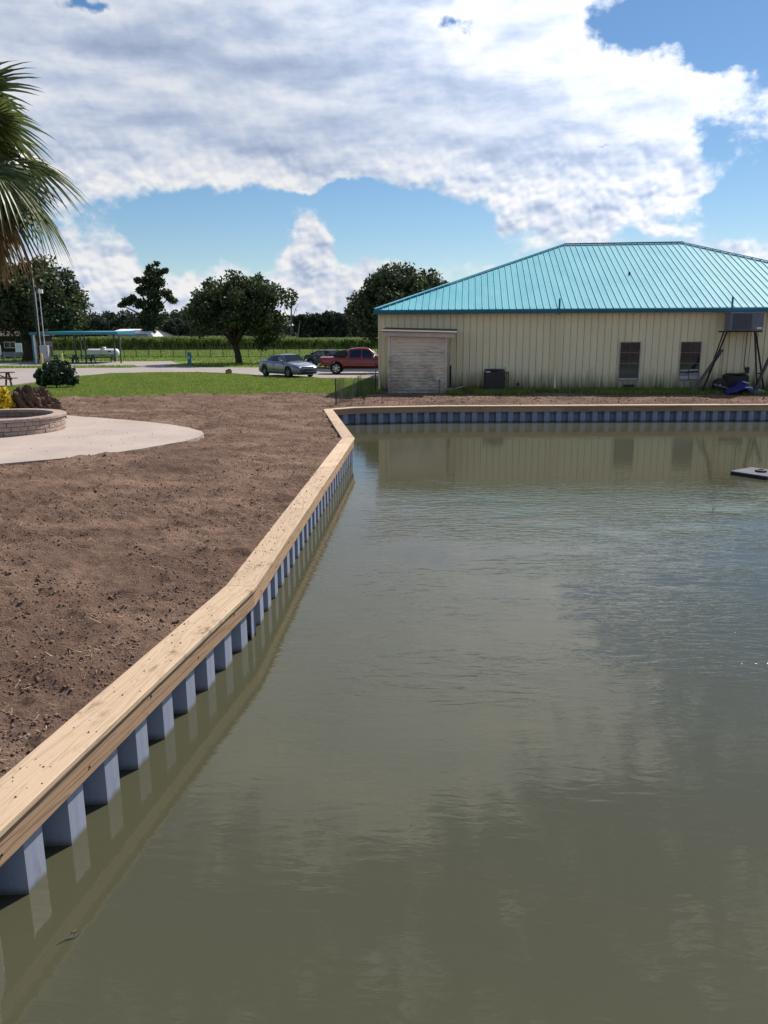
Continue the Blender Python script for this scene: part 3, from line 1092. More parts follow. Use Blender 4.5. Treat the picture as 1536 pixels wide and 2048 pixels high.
# ------------------------------------------------------------------ grass
def blades(name, X, Y, Z, h, wd, m):
    N = len(X)
    a = rng.random(N) * 6.283
    lean = (rng.random(N) ** 1.5) * 0.8
    la = rng.random(N) * 6.283
    hh = h * (0.55 + 0.9 * rng.random(N))
    dx, dy = np.cos(a) * wd / 2, np.sin(a) * wd / 2
    b = np.stack([X, Y, Z], -1)
    v = np.stack([b + np.stack([-dx, -dy, 0 * dx], -1), b + np.stack([dx, dy, 0 * dx], -1),
                  b + np.stack([np.cos(la) * lean * hh, np.sin(la) * lean * hh, hh * np.sqrt(1 - 0.5 * lean ** 2)], -1)], 1)
    return np_mesh(name, v.reshape(-1, 3), 3, m)


def BYW(xv):
    """foot of the metal building's wall"""
    return 37.2 - (xv + 0.22) * math.tan(R(6))


def scatter_lawn(n):
    y = 33.0 * (66.0 / 33.0) ** rng.random(n)
    x = -rng.random(n) * (0.54 * y + 2) + 1.2
    ok = (y > lawn_edge(x) - 0.25 * rng.random(n)) & ~((x > -0.35) & (y > 37.2))
    ok &= ~((x > -1.5) & (y < 34.5))
    # keep off the road
    rn = np.interp(x, [-21.5, -20.6, -20, -17.5, -14, -11, -7.5, -4, -0.3, 5], [41, 43, 57.3, 58.3, 58.4, 56.5, 52.0, 49.6, 48.9, 48.8])
    ok &= (y < rn)
    return x[ok], y[ok]


x, y = scatter_lawn(330000)
clump = fbm(x * 3, y * 3, 3, 14)
hgt = 0.075 + 0.10 * np.clip(clump, -0.3, 1) + 0.10 * np.exp(-((y - lawn_edge(x)) / 0.5) ** 2) * rng.random(len(x))
px2 = rng.random(26000)
gx = np.concatenate([2.9 + 3.3 * rng.random(14000), -2.2 + 2.2 * rng.random(7000), 8 + 10 * rng.random(7000)])
gy = np.concatenate([34.0 + 2.4 * rng.random(14000), 35.0 + 2.2 * rng.random(7000), 35.2 + 1.2 * rng.random(7000)])
gy[21000:] -= (gx[21000:] - 8) * 0.105
wx_ = 2.8 + 16.5 * rng.random(42000)  # grass along the wall foot, spread to deepen the shaded strip
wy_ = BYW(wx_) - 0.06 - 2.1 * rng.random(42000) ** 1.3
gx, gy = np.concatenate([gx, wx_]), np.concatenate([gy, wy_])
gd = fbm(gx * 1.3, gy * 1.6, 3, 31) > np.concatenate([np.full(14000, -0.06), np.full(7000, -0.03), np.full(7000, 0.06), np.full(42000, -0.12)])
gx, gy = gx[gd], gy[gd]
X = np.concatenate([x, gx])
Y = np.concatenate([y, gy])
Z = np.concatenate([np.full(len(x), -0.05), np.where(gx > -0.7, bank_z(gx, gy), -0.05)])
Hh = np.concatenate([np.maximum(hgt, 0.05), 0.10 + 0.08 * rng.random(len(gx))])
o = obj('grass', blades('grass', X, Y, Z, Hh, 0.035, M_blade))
tag(o, 'mown green lawn grass between the soil and the driveway', 'grass', kind='stuff')

n = 60000
y = 62 * (150 / 62) ** rng.random(n)
x = 6 - rng.random(n) * (0.52 * y + 10)
ok = (y > 84) | ((y > 68) & (x > -19) & (x > -22 + (y - 67) * -.1)) | ((y > 67.2) & (y < 71.5) & (x < -22))
ok &= ~((x > -0.5) & (y < 62))
x, y = x[ok], y[ok]
o = obj('grass', blades('grass', x, y, np.full(len(x), -0.05), 0.16, 0.10, M_blade))
tag(o, 'rough green grass beyond the driveway around the metal fence', 'grass', kind='stuff')

# ------------------------------------------------------------------ bulkhead
bulk = thing('bulkhead', 'pond bulkhead of grey vinyl sheet piles with new pine cap and fascia boards', 'bulkhead')


def plank(name, m, i, s0, s1, d0, d1, z0, z1, first, last, cham=0.007):
    """board on segment i from s0 to s1 along it, between offsets d0 and d1 to the land side; ends mitred at the corners"""
    a = EDGE[i]
    d, nrm = SEG[i]
    L = np.linalg.norm(EDGE[i + 1] - EDGE[i])

    def corner(k, off):
        p = offset_line(off)[k]
        return float((p - a) @ d)
    prof = [(d0, z0), (d0, z1 - cham), (d0 + cham, z1), (d1 - cham, z1), (d1, z1 - cham), (d1, z0)]
    vs = []
    nseg = max(2, int((s1 - s0) / 0.8))
    for k in range(nseg + 1):
        f = k / nseg
        for (off, z) in prof:
            e0 = corner(i, off) + 0.0015 if first else s0 + 0.0015
            e1 = corner(i + 1, off) - 0.0015 if last else s1 - 0.0015
            vs.append((e0 + (e1 - e0) * f - s0, off, z))
    n = len(prof)
    mb = MB()
    fs = []
    for k in range(nseg):
        for j in range(n):
            j2 = (j + 1) % n
            fs.append((k * n + j, k * n + j2, (k + 1) * n + j2, (k + 1) * n + j))
    fs.append(tuple(range(n)))
    fs.append(tuple(nseg * n + j for j in range(n)))
    mb.add(vs, fs)
    o = mb.build(name, m, bulk)
    o.location = (a[0] + d[0] * s0, a[1] + d[1] * s0, 0)
    o.rotation_euler = (0, 0, math.atan2(d[1], d[0]))
    return o


bolt_me = MB().lathe([(0.0, -0.008), (0.006, -0.008), (0.009, -0.004), (0.009, 0.0)], 8, 'Y').mesh('bolt', M_rust)
screw_me = MB().lathe([(0.0, 0.0032), (0.005, 0.0032), (0.006, 0.001), (0.006, -0.004)], 6).mesh('screw', M_rust)
sheet_prof = [(0.0, 0.066), (0.18, 0.066), (0.228, 0.262), (0.409, 0.262), (0.457, 0.066)]
sheet_meshes = {}


def sheet_mesh(per):
    k = per / 0.457
    mb = MB()
    outer_ = [(s * k, dd) for s, dd in sheet_prof]
    inner = [(s * k, dd + 0.011) for s, dd in sheet_prof]
    P = outer_ + inner[::-1]
    nn = len(P)
    vs = [(s, dd, -1.5) for s, dd in P] + [(s, dd, -0.05) for s, dd in P]
    fs = []
    for a in range(nn):
        b = (a + 1) % nn
        fs.append((a, b, nn + b, nn + a))
    # interlock bead on the inner flange
    mb.add(vs, fs)
    c = 0.318 * k
    mb.box(c - 0.014, c + 0.014, 0.238, 0.262, -1.5, -0.05)
    return mb.mesh('sheet_pile', M_sheet)


bk0, bk1 = offset_line(0.285), offset_line(0.30)
for i in range(len(EDGE) - 1):
    q4 = [bk0[i], bk0[i + 1], bk1[i + 1], bk1[i]]
    MB().prism([(float(q[0]), float(q[1])) for q in q4], -1.5, -0.06).build('backing', MATS['dark_filler'], bulk)
for i in range(len(EDGE) - 1):
    L = float(np.linalg.norm(EDGE[i + 1] - EDGE[i]))
    d, nrm = SEG[i]
    yaw = math.atan2(d[1], d[0])
    # cap boards
    cuts = [0.0]
    blen = 3.7 if i != 1 else 9.9
    while L - cuts[-1] > blen * 1.25:
        cuts.append(cuts[-1] + blen * (0.92 + 0.16 * random.random()))
    cuts.append(L)
    for k in range(len(cuts) - 1):
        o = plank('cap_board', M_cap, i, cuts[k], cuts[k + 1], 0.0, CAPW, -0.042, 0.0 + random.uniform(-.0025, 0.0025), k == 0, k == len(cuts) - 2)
        s = 0.20
        while s < cuts[k + 1] - cuts[k] - 0.1 and 1 <= i <= 3:
            for off in (0.05, 0.245):
                obj('screw', screw_me, o, (s + random.uniform(-.03, .03), off + random.uniform(-.015, .015), 0.0))
            s += 0.61
    cuts = [0.0]
    while L - cuts[-1] > 6.0:
        cuts.append(cuts[-1] + 4.85)
    cuts.append(L)
    for k in range(len(cuts) - 1):
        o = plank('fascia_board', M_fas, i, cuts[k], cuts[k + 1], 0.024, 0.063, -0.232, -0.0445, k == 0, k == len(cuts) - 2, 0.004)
        s = 0.35
        while s < cuts[k + 1] - cuts[k] - 0.1:
            bo = obj('bolt', bolt_me, o, (s, 0.024, -0.10 - 0.07 * (int(s * 3) % 2)))
            s += 0.914
    per = L / max(1, round(L / 0.457))
    key = round(per, 4)
    if key not in sheet_meshes:
        sheet_meshes[key] = sheet_mesh(per)
    ph0 = -0.335 if i == 1 else 0.0
    for k in range(1 if i == 1 else 0, int(round(L / per)) + (1 if i == 1 else 0)):
        p = EDGE[i] + d * (k * per + ph0)
        obj('sheet_pile', sheet_meshes[key], bulk, (p[0], p[1], 0), yaw)

# ------------------------------------------------------------------ metal building
BX0, BY, BZ0, EZ = -0.22, 37.2, 0.09, 3.75
OV = 0.38
RUN = 9.5
RZ = 7.464
EX0, EY = BX0 - 0.10, BY - OV
EX1 = EX0 + 2 * RUN + 6.38
BX1 = EX1 - 0.1
PHI = R(-6)                      # the building stands slightly turned to the pond
bld = thing('metal_building', 'long cream metal building with a turquoise hipped standing seam roof', 'building', (BX0, BY, 0), PHI)


def toW(lx, ly):
    c, s_ = math.cos(PHI), math.sin(PHI)
    dx, dy = lx - BX0, ly - BY
    return BX0 + c * dx - s_ * dy, BY + s_ * dx + c * dy


def wl(px_, py_, out=0.0):
    """building-frame x, height and world x, y of a point `out` metres in front of the wall"""
    d = pix(px_, py_)
    n_ = (math.sin(PHI), -math.cos(PHI))
    P0 = toW(BX0, BY - out)
    t_ = (P0[0] * n_[0] + P0[1] * n_[1]) / (d[0] * n_[0] + d[1] * n_[1])
    X_, Y_ = d[0] * t_, d[1] * t_
    c, s_ = math.cos(-PHI), math.sin(-PHI)
    lx = BX0 + c * (X_ - BX0) - s_ * (Y_ - BY)
    return lx, EYE + d[2] * t_, X_, Y_


def bpart(mb_, name, m, parent=None, smooth=False):
    o_ = mb_.build(name, m, None, smooth)
    if parent is None:
        o_.parent = bld
        o_.matrix_parent_inverse = Matrix.Translation((-BX0, -BY, 0))
    else:
        o_.parent = parent
        o_.matrix_parent_inverse = Matrix.Translation((0, 0, 0))
    return o_


# wall core
bpart(MB().box(BX0 + 0.01, BX1, BY + 0.02, BY + 2 * RUN - 2 * OV, BZ0 - 0.2, EZ - 0.1), 'wall_core', mat('wall_backing', (0.14, 0.12, 0.085), 0.9, build=mottled(2, .3)))
PW = 0.3045
npan = int((BX1 - BX0) / PW)
pan = MB()
# ribbed sheet: flat pan, two low stiffeners, raised overlap rib
prof = [(0.0, 0.0), (0.014, -0.034), (0.034, -0.034), (0.050, 0.0), (0.120, 0.0), (0.126, -0.006), (0.140, -0.006), (0.146, 0.0),
        (0.205, 0.0), (0.211, -0.006), (0.225, -0.006), (0.231, 0.0), (PW - 0.011, 0.0), (PW - 0.011, 0.018)]
vs, fs = [], []
for (s, dd) in prof:
    vs += [(s, dd, BZ0), (s, dd, EZ - 0.12)]
for k in range(len(prof) - 1):
    fs.append((2 * k, 2 * k + 2, 2 * k + 3, 2 * k + 1))
pan.add(vs, fs)
pan_me = pan.mesh('wall_panel', M_wall)
for k in range(npan):
    o = obj('wall_panel', pan_me, bld, (k * PW, 0.0, 0))
bpart(MB().box(BX0 - 0.015, BX0 + 0.07, BY - 0.045, BY + 0.1, BZ0, EZ - 0.12), 'corner_trim', M_trim_cream)
bpart(MB().box(BX0 - 0.02, BX1, BY - 0.10, BY + 0.05, -0.2, BZ0 + 0.015), 'slab_edge', mat('old_concrete', (0.10, 0.09, 0.075), 0.95, build=mottled(3, 0.5)))

# roof panels of the slope that faces the pond
slope = (RZ - EZ) / RUN
ex0, ex1 = EX0, EX1
nr = int(round((ex1 - ex0) / PW))
pw = (ex1 - ex0) / nr


def top_run(xv):
    return max(0.02, min(RUN, xv - ex0, ex1 - xv))


for k in range(nr):
    xa, xb = ex0 + k * pw, ex0 + (k + 1) * pw
    mb = MB()
    cols = [(xa, 0.0), (xa + 0.004, 0.040), (xa + 0.030, 0.040), (xa + 0.036, 0.0), (xa + 0.12, 0.0), (xa + 0.128, 0.006), (xa + 0.142, 0.006), (xa + 0.15, 0.0),
            (xa + 0.21, 0.0), (xa + 0.218, 0.006), (xa + 0.232, 0.006), (xa + 0.24, 0.0), (xb, 0.0)]
    vs, fs = [], []
    for (xv, h) in cols:
        t = top_run(xv)
        vs += [(xv, EY, EZ + h), (xv, EY + t, EZ + slope * t + h)]
    for j in range(len(cols) - 1):
        fs.append((2 * j, 2 * j + 2, 2 * j + 3, 2 * j + 1))
    # closed rib end at the eave
    fs.append((0, 2, 4, 6))
    mb.add(vs, fs)
    bpart(mb, 'roof_panel', M_roof)
# the other slopes
yb = EY + 2 * RUN
cl = (ex0 + RUN, EY + RUN, RZ)
cr = (ex1 - RUN, EY + RUN, RZ)
mb = MB().add([(ex0, EY, EZ), (ex0, yb, EZ), cl], [(0, 1, 2)])
bpart(mb, 'side_slope', M_roof)
mb = MB().add([(ex1, EY, EZ), (ex1, yb, EZ), cr], [(0, 1, 2)])
bpart(mb, 'side_slope', M_roof)
mb = MB().add([(ex0, yb, EZ), (ex1, yb, EZ), cr, cl], [(0, 1, 2, 3)])
bpart(mb, 'back_slope', M_roof)
up = Vector((0, 0, 0.055))
for a, b in ((Vector((ex0, EY, EZ)), Vector(cl)), (Vector(cr), Vector((ex1, EY, EZ)))):
    bpart(MB().bar(a + up, b + up, 0.22, 0.05), 'hip_cap', M_roof)
bpart(MB().bar(Vector(cl) + up, Vector(cr) + up, 0.26, 0.05), 'ridge_cap', M_teal_dark)
# gutter and soffit
gz = EZ
pr = [(EY - 0.10, gz - 0.02), (EY - 0.115, gz - 0.035), (EY - 0.085, gz - 0.20), (EY + 0.02, gz - 0.20), (EY + 0.02, gz - 0.02)]
mb = MB()
vs = [(ex0 - 0.08, y_, z_) for y_, z_ in pr] + [(ex1, y_, z_) for y_, z_ in pr]
mb.add(vs, [(0, 1, 2, 3, 4), (9, 8, 7, 6, 5)] + [(j, (j + 1) % 5, 5 + (j + 1) % 5, 5 + j) for j in range(5)])
bpart(mb, 'gutter', M_teal_dark)
bpart(MB().box(ex0, ex1, EY + 0.022, BY - 0.002, EZ - 0.16, EZ - 0.125), 'soffit', M_trim_cream)
bpart(MB().box(ex0 - 0.06, ex0 - 0.004, EY + 0.022, yb, EZ - 0.2, EZ - 0.012), 'rake_gutter', M_teal_dark)


def wallpt(px_, py_, out=0.0):
    q_ = wl(px_, py_, out)
    return q_[0], q_[1]


# downspouts with the teal offset strap that rises over the gutter
for pxs in (1115, 1455):
    xw, zt = wallpt(pxs, 632)
    mb = MB().bar((xw, BY - 0.085, EZ - 0.20), (xw, BY - 0.085, 0.10), 0.085, 0.07)
    mb.bar((xw, BY - 0.085, 0.12), (xw, BY - 0.26, 0.06), 0.085, 0.07)
    ds_ = bpart(mb, 'downspout', M_trim_cream)
    mb = MB().bar((xw + 0.02, EY - 0.06, EZ - 0.26), (xw + 0.02, EY - 0.06, EZ + 0.44), 0.075, 0.05)
    bpart(mb, 'gutter_strap', M_teal_dark)
# small vent boot on the roof
lxv = wl(1259, 566, 0.0)[0]
bp = Vector((lxv + 0.75, EY + 4.4, EZ + 4.4 * slope))
bpart(MB().tube([bp - Vector((0, 0, .05)), bp + Vector((0, 0, 0.14))], 0.05, 8), 'roof_vent', M_black)

# windows
for wi, (xl, xr, yt, ybm) in enumerate([(1240, 1280, 683.5, 762.5), (1361, 1401.5, 683, 762.5)]):
    x0w, z1w = wallpt(xl, yt)
    x1w, z0w = wallpt(xr, ybm)
    x1w = x0w + 0.92
    wn_ = bpart(MB().box(x0w + .02, x1w - .02, BY - 0.050, BY - 0.003, z0w + .02, z1w - .02), 'window', M_plast)
    mb = MB()
    for (a, b, c_, d_) in ((x0w, x0w + .03, z0w, z1w), (x1w - .03, x1w, z0w, z1w), (x0w + .03, x1w - .03, z1w - .03, z1w), (x0w + .03, x1w - .03, z0w, z0w + .035)):
        mb.box(a, b, BY - 0.085, BY - 0.02, c_, d_)
    bpart(mb, 'frame', M_alu, wn_)
    zm = z0w + (z1w - z0w) * 0.455
    mb = MB().box(x0w + .042, x1w - .042, BY - 0.072, BY - 0.045, zm - .013, zm + .013)
    zq = (zm + z1w) / 2
    mb.box(x0w + .042, x1w - .042, BY - 0.066, BY - 0.046, zq - .009, zq + .009)
    bpart(mb, 'meeting_rail', mat('grey_rail', (0.20, 0.20, 0.20), 0.5, build=mottled(4, .2)), wn_)
    mb = MB().box((x0w + x1w) / 2 - .009, (x0w + x1w) / 2 + .009, BY - 0.063, BY - 0.047, zm + .02, zq - .011)
    mb.box((x0w + x1w) / 2 - .009, (x0w + x1w) / 2 + .009, BY - 0.063, BY - 0.047, zq + .011, z1w - .045)
    mb.box((x0w + x1w) / 2 - .009, (x0w + x1w) / 2 + .009, BY - 0.063, BY - 0.047, z0w + .05, zm - .02)
    bpart(mb, 'muntin', mat('dark_muntin', (0.10, 0.10, 0.11), 0.5, build=mottled(4, .2)), wn_)
    for (za, zb_) in ((z0w + .046, zm - .019), (zm + .019, zq - .010), (zq + .010, z1w - .042)):
        for (xa, xb) in ((x0w + .043, (x0w + x1w) / 2 - .010), ((x0w + x1w) / 2 + .010, x1w - .043)):
            bpart(MB().box(xa, xb, BY - 0.056, BY - 0.0515, za, zb_), 'pane', M_glass, wn_)
    if wi == 0:
        bpart(MB().box(x0w + .06, x1w - .06, BY - 0.0605, BY - 0.0575, z0w + .07, z0w + .14), 'blind', M_blind, wn_)
    else:
        mb = MB()
        for (za, zb_) in ((0.08, 0.28), (0.30, 0.36), (0.46, 0.54)):
            mb.box(x0w + .06, (x0w + x1w) / 2 - .02, BY - 0.0605, BY - 0.0575, z0w + za, z0w + zb_ - .02)
            mb.box((x0w + x1w) / 2 + .02, x1w - .06, BY - 0.0605, BY - 0.0575, z0w + za + .01, z0w + zb_)
        bpart(mb, 'blind', M_blind, wn_)
xw, zw = wallpt(1036, 768)
bpart(MB().lathe([(0.0, -0.08), (0.05, -0.08), (0.06, -0.06), (0.06, -0.002)], 12, 'Y', (xw, BY, zw)), 'vent_cap', M_black)
xw, zw = wallpt(1257, 771)
bpart(MB().cbox(xw - .22, xw + .22, BY - 0.09, BY - 0.036, zw - .06, zw + .05), 'crawl_vent', M_black)

# ------------------------------------------------------------------ lean-to shed
SOUT = 1.7
SY = BY - SOUT
sx0 = wl(777, 670, SOUT)[0]
sx1 = wl(893, 670, SOUT)[0]
sz0, szt = 0.06, wl(835, 672, SOUT)[1]
smid = toW((sx0 + sx1) / 2, SY)
shed = thing('lean_to_shed', 'small weathered lap sided lean-to shed against the cream wall', 'shed', (smid[0], smid[1], 0), PHI)


def spart(mb_, name, m, parent=None):
    o_ = mb_.build(name, m)
    o_.parent = shed
    o_.matrix_parent_inverse = Matrix.Translation((-(sx0 + sx1) / 2, -SY, 0))
    return o_


SK = 0.10
core = [(sx0 + .02, SY + .03), (sx1 - .02, SY + .03), (sx1 - .02 + SK, BY - .06), (sx0 + .02, BY - .06)]
spart(MB().prism(core, sz0, szt), 'body', M_siding)
nb = 18
bh = (szt - sz0) / nb
for k in range(nb):
    z0 = sz0 + k * bh
    mb = MB().add([(sx0 + .09, SY - .030, z0), (sx1 - .07, SY - .030, z0), (sx1 - .07, SY + .012, z0 + bh + .01), (sx0 + .09, SY + .012, z0 + bh + .01),
                   (sx0 + .09, SY + .03, z0), (sx1 - .07, SY + .03, z0), (sx1 - .07, SY + .03, z0 + bh + .01), (sx0 + .09, SY + .03, z0 + bh + .01)],
                  [(0, 1, 2, 3), (0, 4, 5, 1), (3, 2, 6, 7), (0, 3, 7, 4), (1, 5, 6, 2)])
    spart(mb, 'siding_board', M_siding)
    e0, e1 = Vector((sx1, SY + .06, 0)), Vector((sx1 + SK, BY - .07, 0))
    nv = Vector((e1.y - e0.y, -(e1.x - e0.x), 0)).normalized()
    q = [e0 + nv * .035, e1 + nv * .035, e1 + nv * .012, e0 + nv * .012]
    mb = MB().add([q[0] + Vector((0, 0, z0)), q[1] + Vector((0, 0, z0)), q[2] + Vector((0, 0, z0 + bh + .008)), q[3] + Vector((0, 0, z0 + bh + .008)),
                   e0 + Vector((0, 0, z0)), e1 + Vector((0, 0, z0))], [(0, 1, 2, 3), (0, 4, 5, 1)])
    spart(mb, 'siding_board', M_siding)
spart(MB().box(sx0 - .02, sx0 + .085, SY - .035, SY + .05, sz0, szt), 'corner_board', M_siding)
spart(MB().box(sx1 - .065, sx1 + .03, SY - .035, SY + .05, sz0, szt), 'corner_board', M_siding)
fx0, fz0 = wl(764, 663, SOUT + .22)[:2]
fx1, fz1 = wl(909, 666.5, SOUT + .22)[:2]
mb = MB().add([(fx0, SY - .22, fz0 - .19), (fx1, SY - .22, fz1 - .19), (fx1, SY - .22, fz1), (fx0, SY - .22, fz0),
               (fx0, SY - .17, fz0 - .19), (fx1, SY - .17, fz1 - .19), (fx1, SY - .17, fz1), (fx0, SY - .17, fz0)],
              [(0, 1, 2, 3), (7, 6, 5, 4), (0, 4, 5, 1), (1, 5, 6, 2), (2, 6, 7, 3), (3, 7, 4, 0)])
spart(mb, 'fascia', mat('shed_fascia', (0.55, 0.46, 0.42), 0.7, build=mottled(2, .2)))
mb = MB().add([(fx0 - .12, SY - .30, fz0 + .004), (fx1 + .1, SY - .30, fz1 + .004), (fx1 + .1, BY - .06, fz1 + .16), (fx0 - .02, BY - .06, fz0 + .16),
               (fx0 - .12, SY - .30, fz0 + .03), (fx1 + .1, SY - .30, fz1 + .03), (fx1 + .1, BY - .06, fz1 + .19), (fx0 - .02, BY - .06, fz0 + .19)],
              [(3, 2, 1, 0), (4, 5, 6, 7), (0, 1, 5, 4), (1, 2, 6, 5), (2, 3, 7, 6), (3, 0, 4, 7)])
spart(mb, 'roof_sheet', M_shedroof)
# meter box and pipes on the shed
_, mz, mx, myy = wl(873.5, 763.5, SOUT + .06)
mt = thing('electric_meter', 'small grey electric meter box on the lower corner of the shed', 'meter', (mx, myy, mz), PHI)
MB().cbox(-.07, .07, -.06, .025, -.09, .09, .012).build('box', M_galv, mt)
MB().box(-.025, .025, -.066, -.061, -.02, .03).build('dial', M_black, mt)
MB().cbox(-.17, .15, -.01, .03, .05, .24, .01).build('back_plate', M_siding, mt)
MB().tube([(0, -.015, -.09), (0, -.015, -.35), (.02, -.015, -mz + .02)], .017, 6).build('conduit', M_galv, mt)
MB().tube([(.13, -.005, .1), (.14, -.02, -.25), (.12, -.05, -mz + .02)], .014, 6).build('cable', M_black, mt)

# scrap timber leaning beside the shed
_, pz_, px_, py_ = wl(901.5, 731, .5)
o = MB().cbox(-.03, .03, -.02, .02, 0, pz_ - .03, .006).build('timber_post', M_rust)
o.location = (px_, py_, .04)
tag(o, 'short dark upright board just right of the lean-to shed', 'board')
t = thing('scrap_pile', 'small heap of pale and dark scrap sticks at the right foot of the shed', 'scrap', (wl(905, 783, 1.2)[2], wl(905, 783, 1.2)[3], 0.05))
for k in range(7):
    a = random.uniform(0, 3.1)
    l_ = random.uniform(.25, .6)
    c_ = Vector((random.uniform(-.25, .4), random.uniform(-.2, .2), .05 + k * .02))
    MB().bar(c_ - Vector((math.cos(a) * l_ / 2, math.sin(a) * l_ / 2, .03)), c_ + Vector((math.cos(a) * l_ / 2, math.sin(a) * l_ / 2, .10)), .035, .022).build('stick', M_white if k % 3 == 0 else M_oldwood, t)

# ------------------------------------------------------------------ condenser by the wall
cx_, cy_ = wl(988, 775, .75)[2:]
ac = thing('air_conditioner', 'black outdoor air conditioner unit standing beside the cream wall', 'air conditioner', (cx_, cy_, 0.06), PHI)
MB().box(-.55, .55, -.5, .5, -.1, .035).build('pad', mat('old_concrete', (0, 0, 0)), ac)
MB().cbox(-.47, .47, -.42, .42, .04, .98, .05).build('cabinet', M_acdark, ac)
mb = MB()
for k in range(16):
    mb.box(-.42, .42, -.432, -.421, .12 + k * .05, .145 + k * .05)
mb.build('louvres', M_black, ac)
top = MB().lathe([(0.46, .985), (.46, 1.02), (.40, 1.035), (.05, 1.045), (0, 1.045)], 20).build('fan_grille', M_acdark, ac)
MB().box(-.40, -.20, -.436, -.4335, .90, .945).build('badge', M_white, ac)
_, bzz, bxx, byy = wl(1015, 738, .05)
eb = thing('switch_box', 'small cream electrical switch box on the wall beside the black condenser', 'electrical box', (bxx, byy, bzz), PHI)
MB().cbox(-.085, .085, -.09, .02, -.12, .12, .012).build('box', M_trim_cream, eb)
MB().tube([(-.03, -.04, -.12), (-.05, -.04, -.35), (-.14, -.08, -.62), (-.28, -.25, -.66)], .016, 6).build('conduit', M_rust, eb)
MB().tube([(.04, -.04, -.12), (.05, -.04, -.40), (-.02, -.06, -.66)], .013, 6).build('cable', M_black, eb)

# ------------------------------------------------------------------ raised cooler on a stand
cl_, cr_ = wl(1455, 645, .85)[0], wl(1521, 645, .85)[0]
zt_, zb_ = wl(1488, 626, .85)[1], wl(1488, 661, .85)[1]
cmx, cmy = toW((cl_ + cr_) / 2, BY - .85)
st = thing('equipment_stand', 'tall rusty steel stand with splayed legs against the cream wall', 'stand', (cmx, cmy, 0.05), PHI)
hw = (cr_ - cl_) / 2
mb = MB().bar((-hw - .25, -.38, zb_ - .09), (hw - .02, -.38, zb_ - .09), .06, .06)
mb.bar((-hw - .25, .30, zb_ - .09), (hw - .02, .30, zb_ - .09), .06, .06)
mb.bar((-hw - .2, -.35, zb_ - .09), (-hw - .2, .30, zb_ - .09), .05, .05).bar((hw - .1, -.35, zb_ - .09), (hw - .1, .30, zb_ - .09), .05, .05)
mb.build('top_frame', M_rust, st)
zc = zb_ - .12
legs = [((-hw - .10, -.36, zc), (-hw - 1.02, -.55, -.05)), ((-hw - .04, .28, zc), (-hw - .70, .42, -.05)),
        ((hw - .32, -.36, zc), (hw - .02, -.55, -.05)), ((hw - .06, .28, zc), (hw + .62, .42, -.05))]
for a, b in legs:
    MB().bar(a, b, .055, .055).build('leg', M_rust, st)
mb = MB()
for (a, b), (c_, d_) in ((legs[0], legs[1]), (legs[2], legs[3])):
    f = .66
    mb.bar(Vector(a).lerp(Vector(b), f), Vector(c_).lerp(Vector(d_), f), .045, .045)
mb.build('brace', M_rust, st)
cu = thing('rooftop_cooler', 'grey louvred cooling unit raised on the rusty stand under the gutter', 'air conditioner', (cmx, cmy, zb_), PHI)
hh = zt_ - zb_
MB().cbox(-hw, hw, -.38, .40, -.0, hh, .02).build('casing', M_acgrey, cu)
mb = MB()
for k in range(13):
    mb.box(-hw + .10 + k * .062, -hw + .135 + k * .062, -.396, -.382, .05, hh - .05)
mb.build('louvres', M_acgrey2, cu)
MB().box(-hw - .01, hw + .01, -.39, .41, hh + .001, hh + .022).build('lid', M_galv, cu)
MB().box(hw - .26, hw - .05, -.386, -.3825, .05, .14).build('name_plate', M_white, cu)
MB().tube([(hw - .02, .1, hh - .04), (hw + .14, .1, hh - .06), (hw + .16, .3, hh - .3)], .03, 6).build('duct', M_white, cu)
MB().tube([(hw - .15, -.30, .03), (hw + .10, -.30, .05), (hw + .22, -.2, .02)], .016, 6).build('drain_pipe', M_white, cu)

# leaning planks
def lean_plank(a, b, w_, h_, label, m=M_oldwood):
    o_ = MB().bar((0, 0, 0), Vector(b) - Vector(a), w_, h_, (0, 1, 0)).build('plank', m)
    o_.location = a
    return tag(o_, label, 'plank')


pa = wl(1383, 778, 1.6)
pb = wl(1444, 700, .95)
lean_plank((pa[2], pa[3], .06), (pb[2], pb[3], pb[1]), .07, .22, 'wide grey weathered plank leaning on the stand beside the right window')
pa = wl(1506, 778, 1.6)
pb = wl(1546, 700, .3)
lean_plank((pa[2], pa[3], .06), (pb[2], pb[3], pb[1]), .06, .20, 'grey weathered plank leaning on the wall at the right edge, below the raised cooler')

# dark drum, hand cart wheel, blue boat and pale dish below
dx_, dy_ = wl(1470, 760, .75)[2:]
dr = thing('old_condenser', 'dark square discarded air conditioner case under the raised cooler', 'air conditioner', (dx_, dy_, .05), PHI)
MB().cbox(-.46, .46, -.4, .4, 0, .80, .05).build('case', M_plast, dr)
MB().lathe([(.42, .805), (.44, .83), (.40, .85), (.10, .86), (0, .86)], 18).build('lid', M_plast, dr)
mb = MB()
for k in range(9):
    mb.box(-.40, .40, -.412, -.401, .12 + k * .07, .15 + k * .07)
mb.build('grille', M_black, dr)
MB().box(.14, .32, -.425, -.413, .50, .515).build('handle', M_galv, dr)
wx, wy = wl(1440, 762, 1.0)[2:]
hc = thing('hose_reel', 'black round hose reel with a handle left of the discarded condenser case', 'hose reel', (wx, wy, .05), PHI)
MB().lathe([(0.10, -.12), (.27, -.12), (.29, -.10), (.27, -.085), (.17, -.08), (.17, .08), (.27, .085), (.29, .10), (.27, .12), (.10, .12), (.10, -.12)], 22, 'Y', (0, 0, .36)).build('drum', M_black, hc)
MB().lathe([(0, -.13), (.05, -.13), (.05, .13), (0, .13)], 10, 'Y', (0, 0, .36)).build('axle', M_galv, hc)
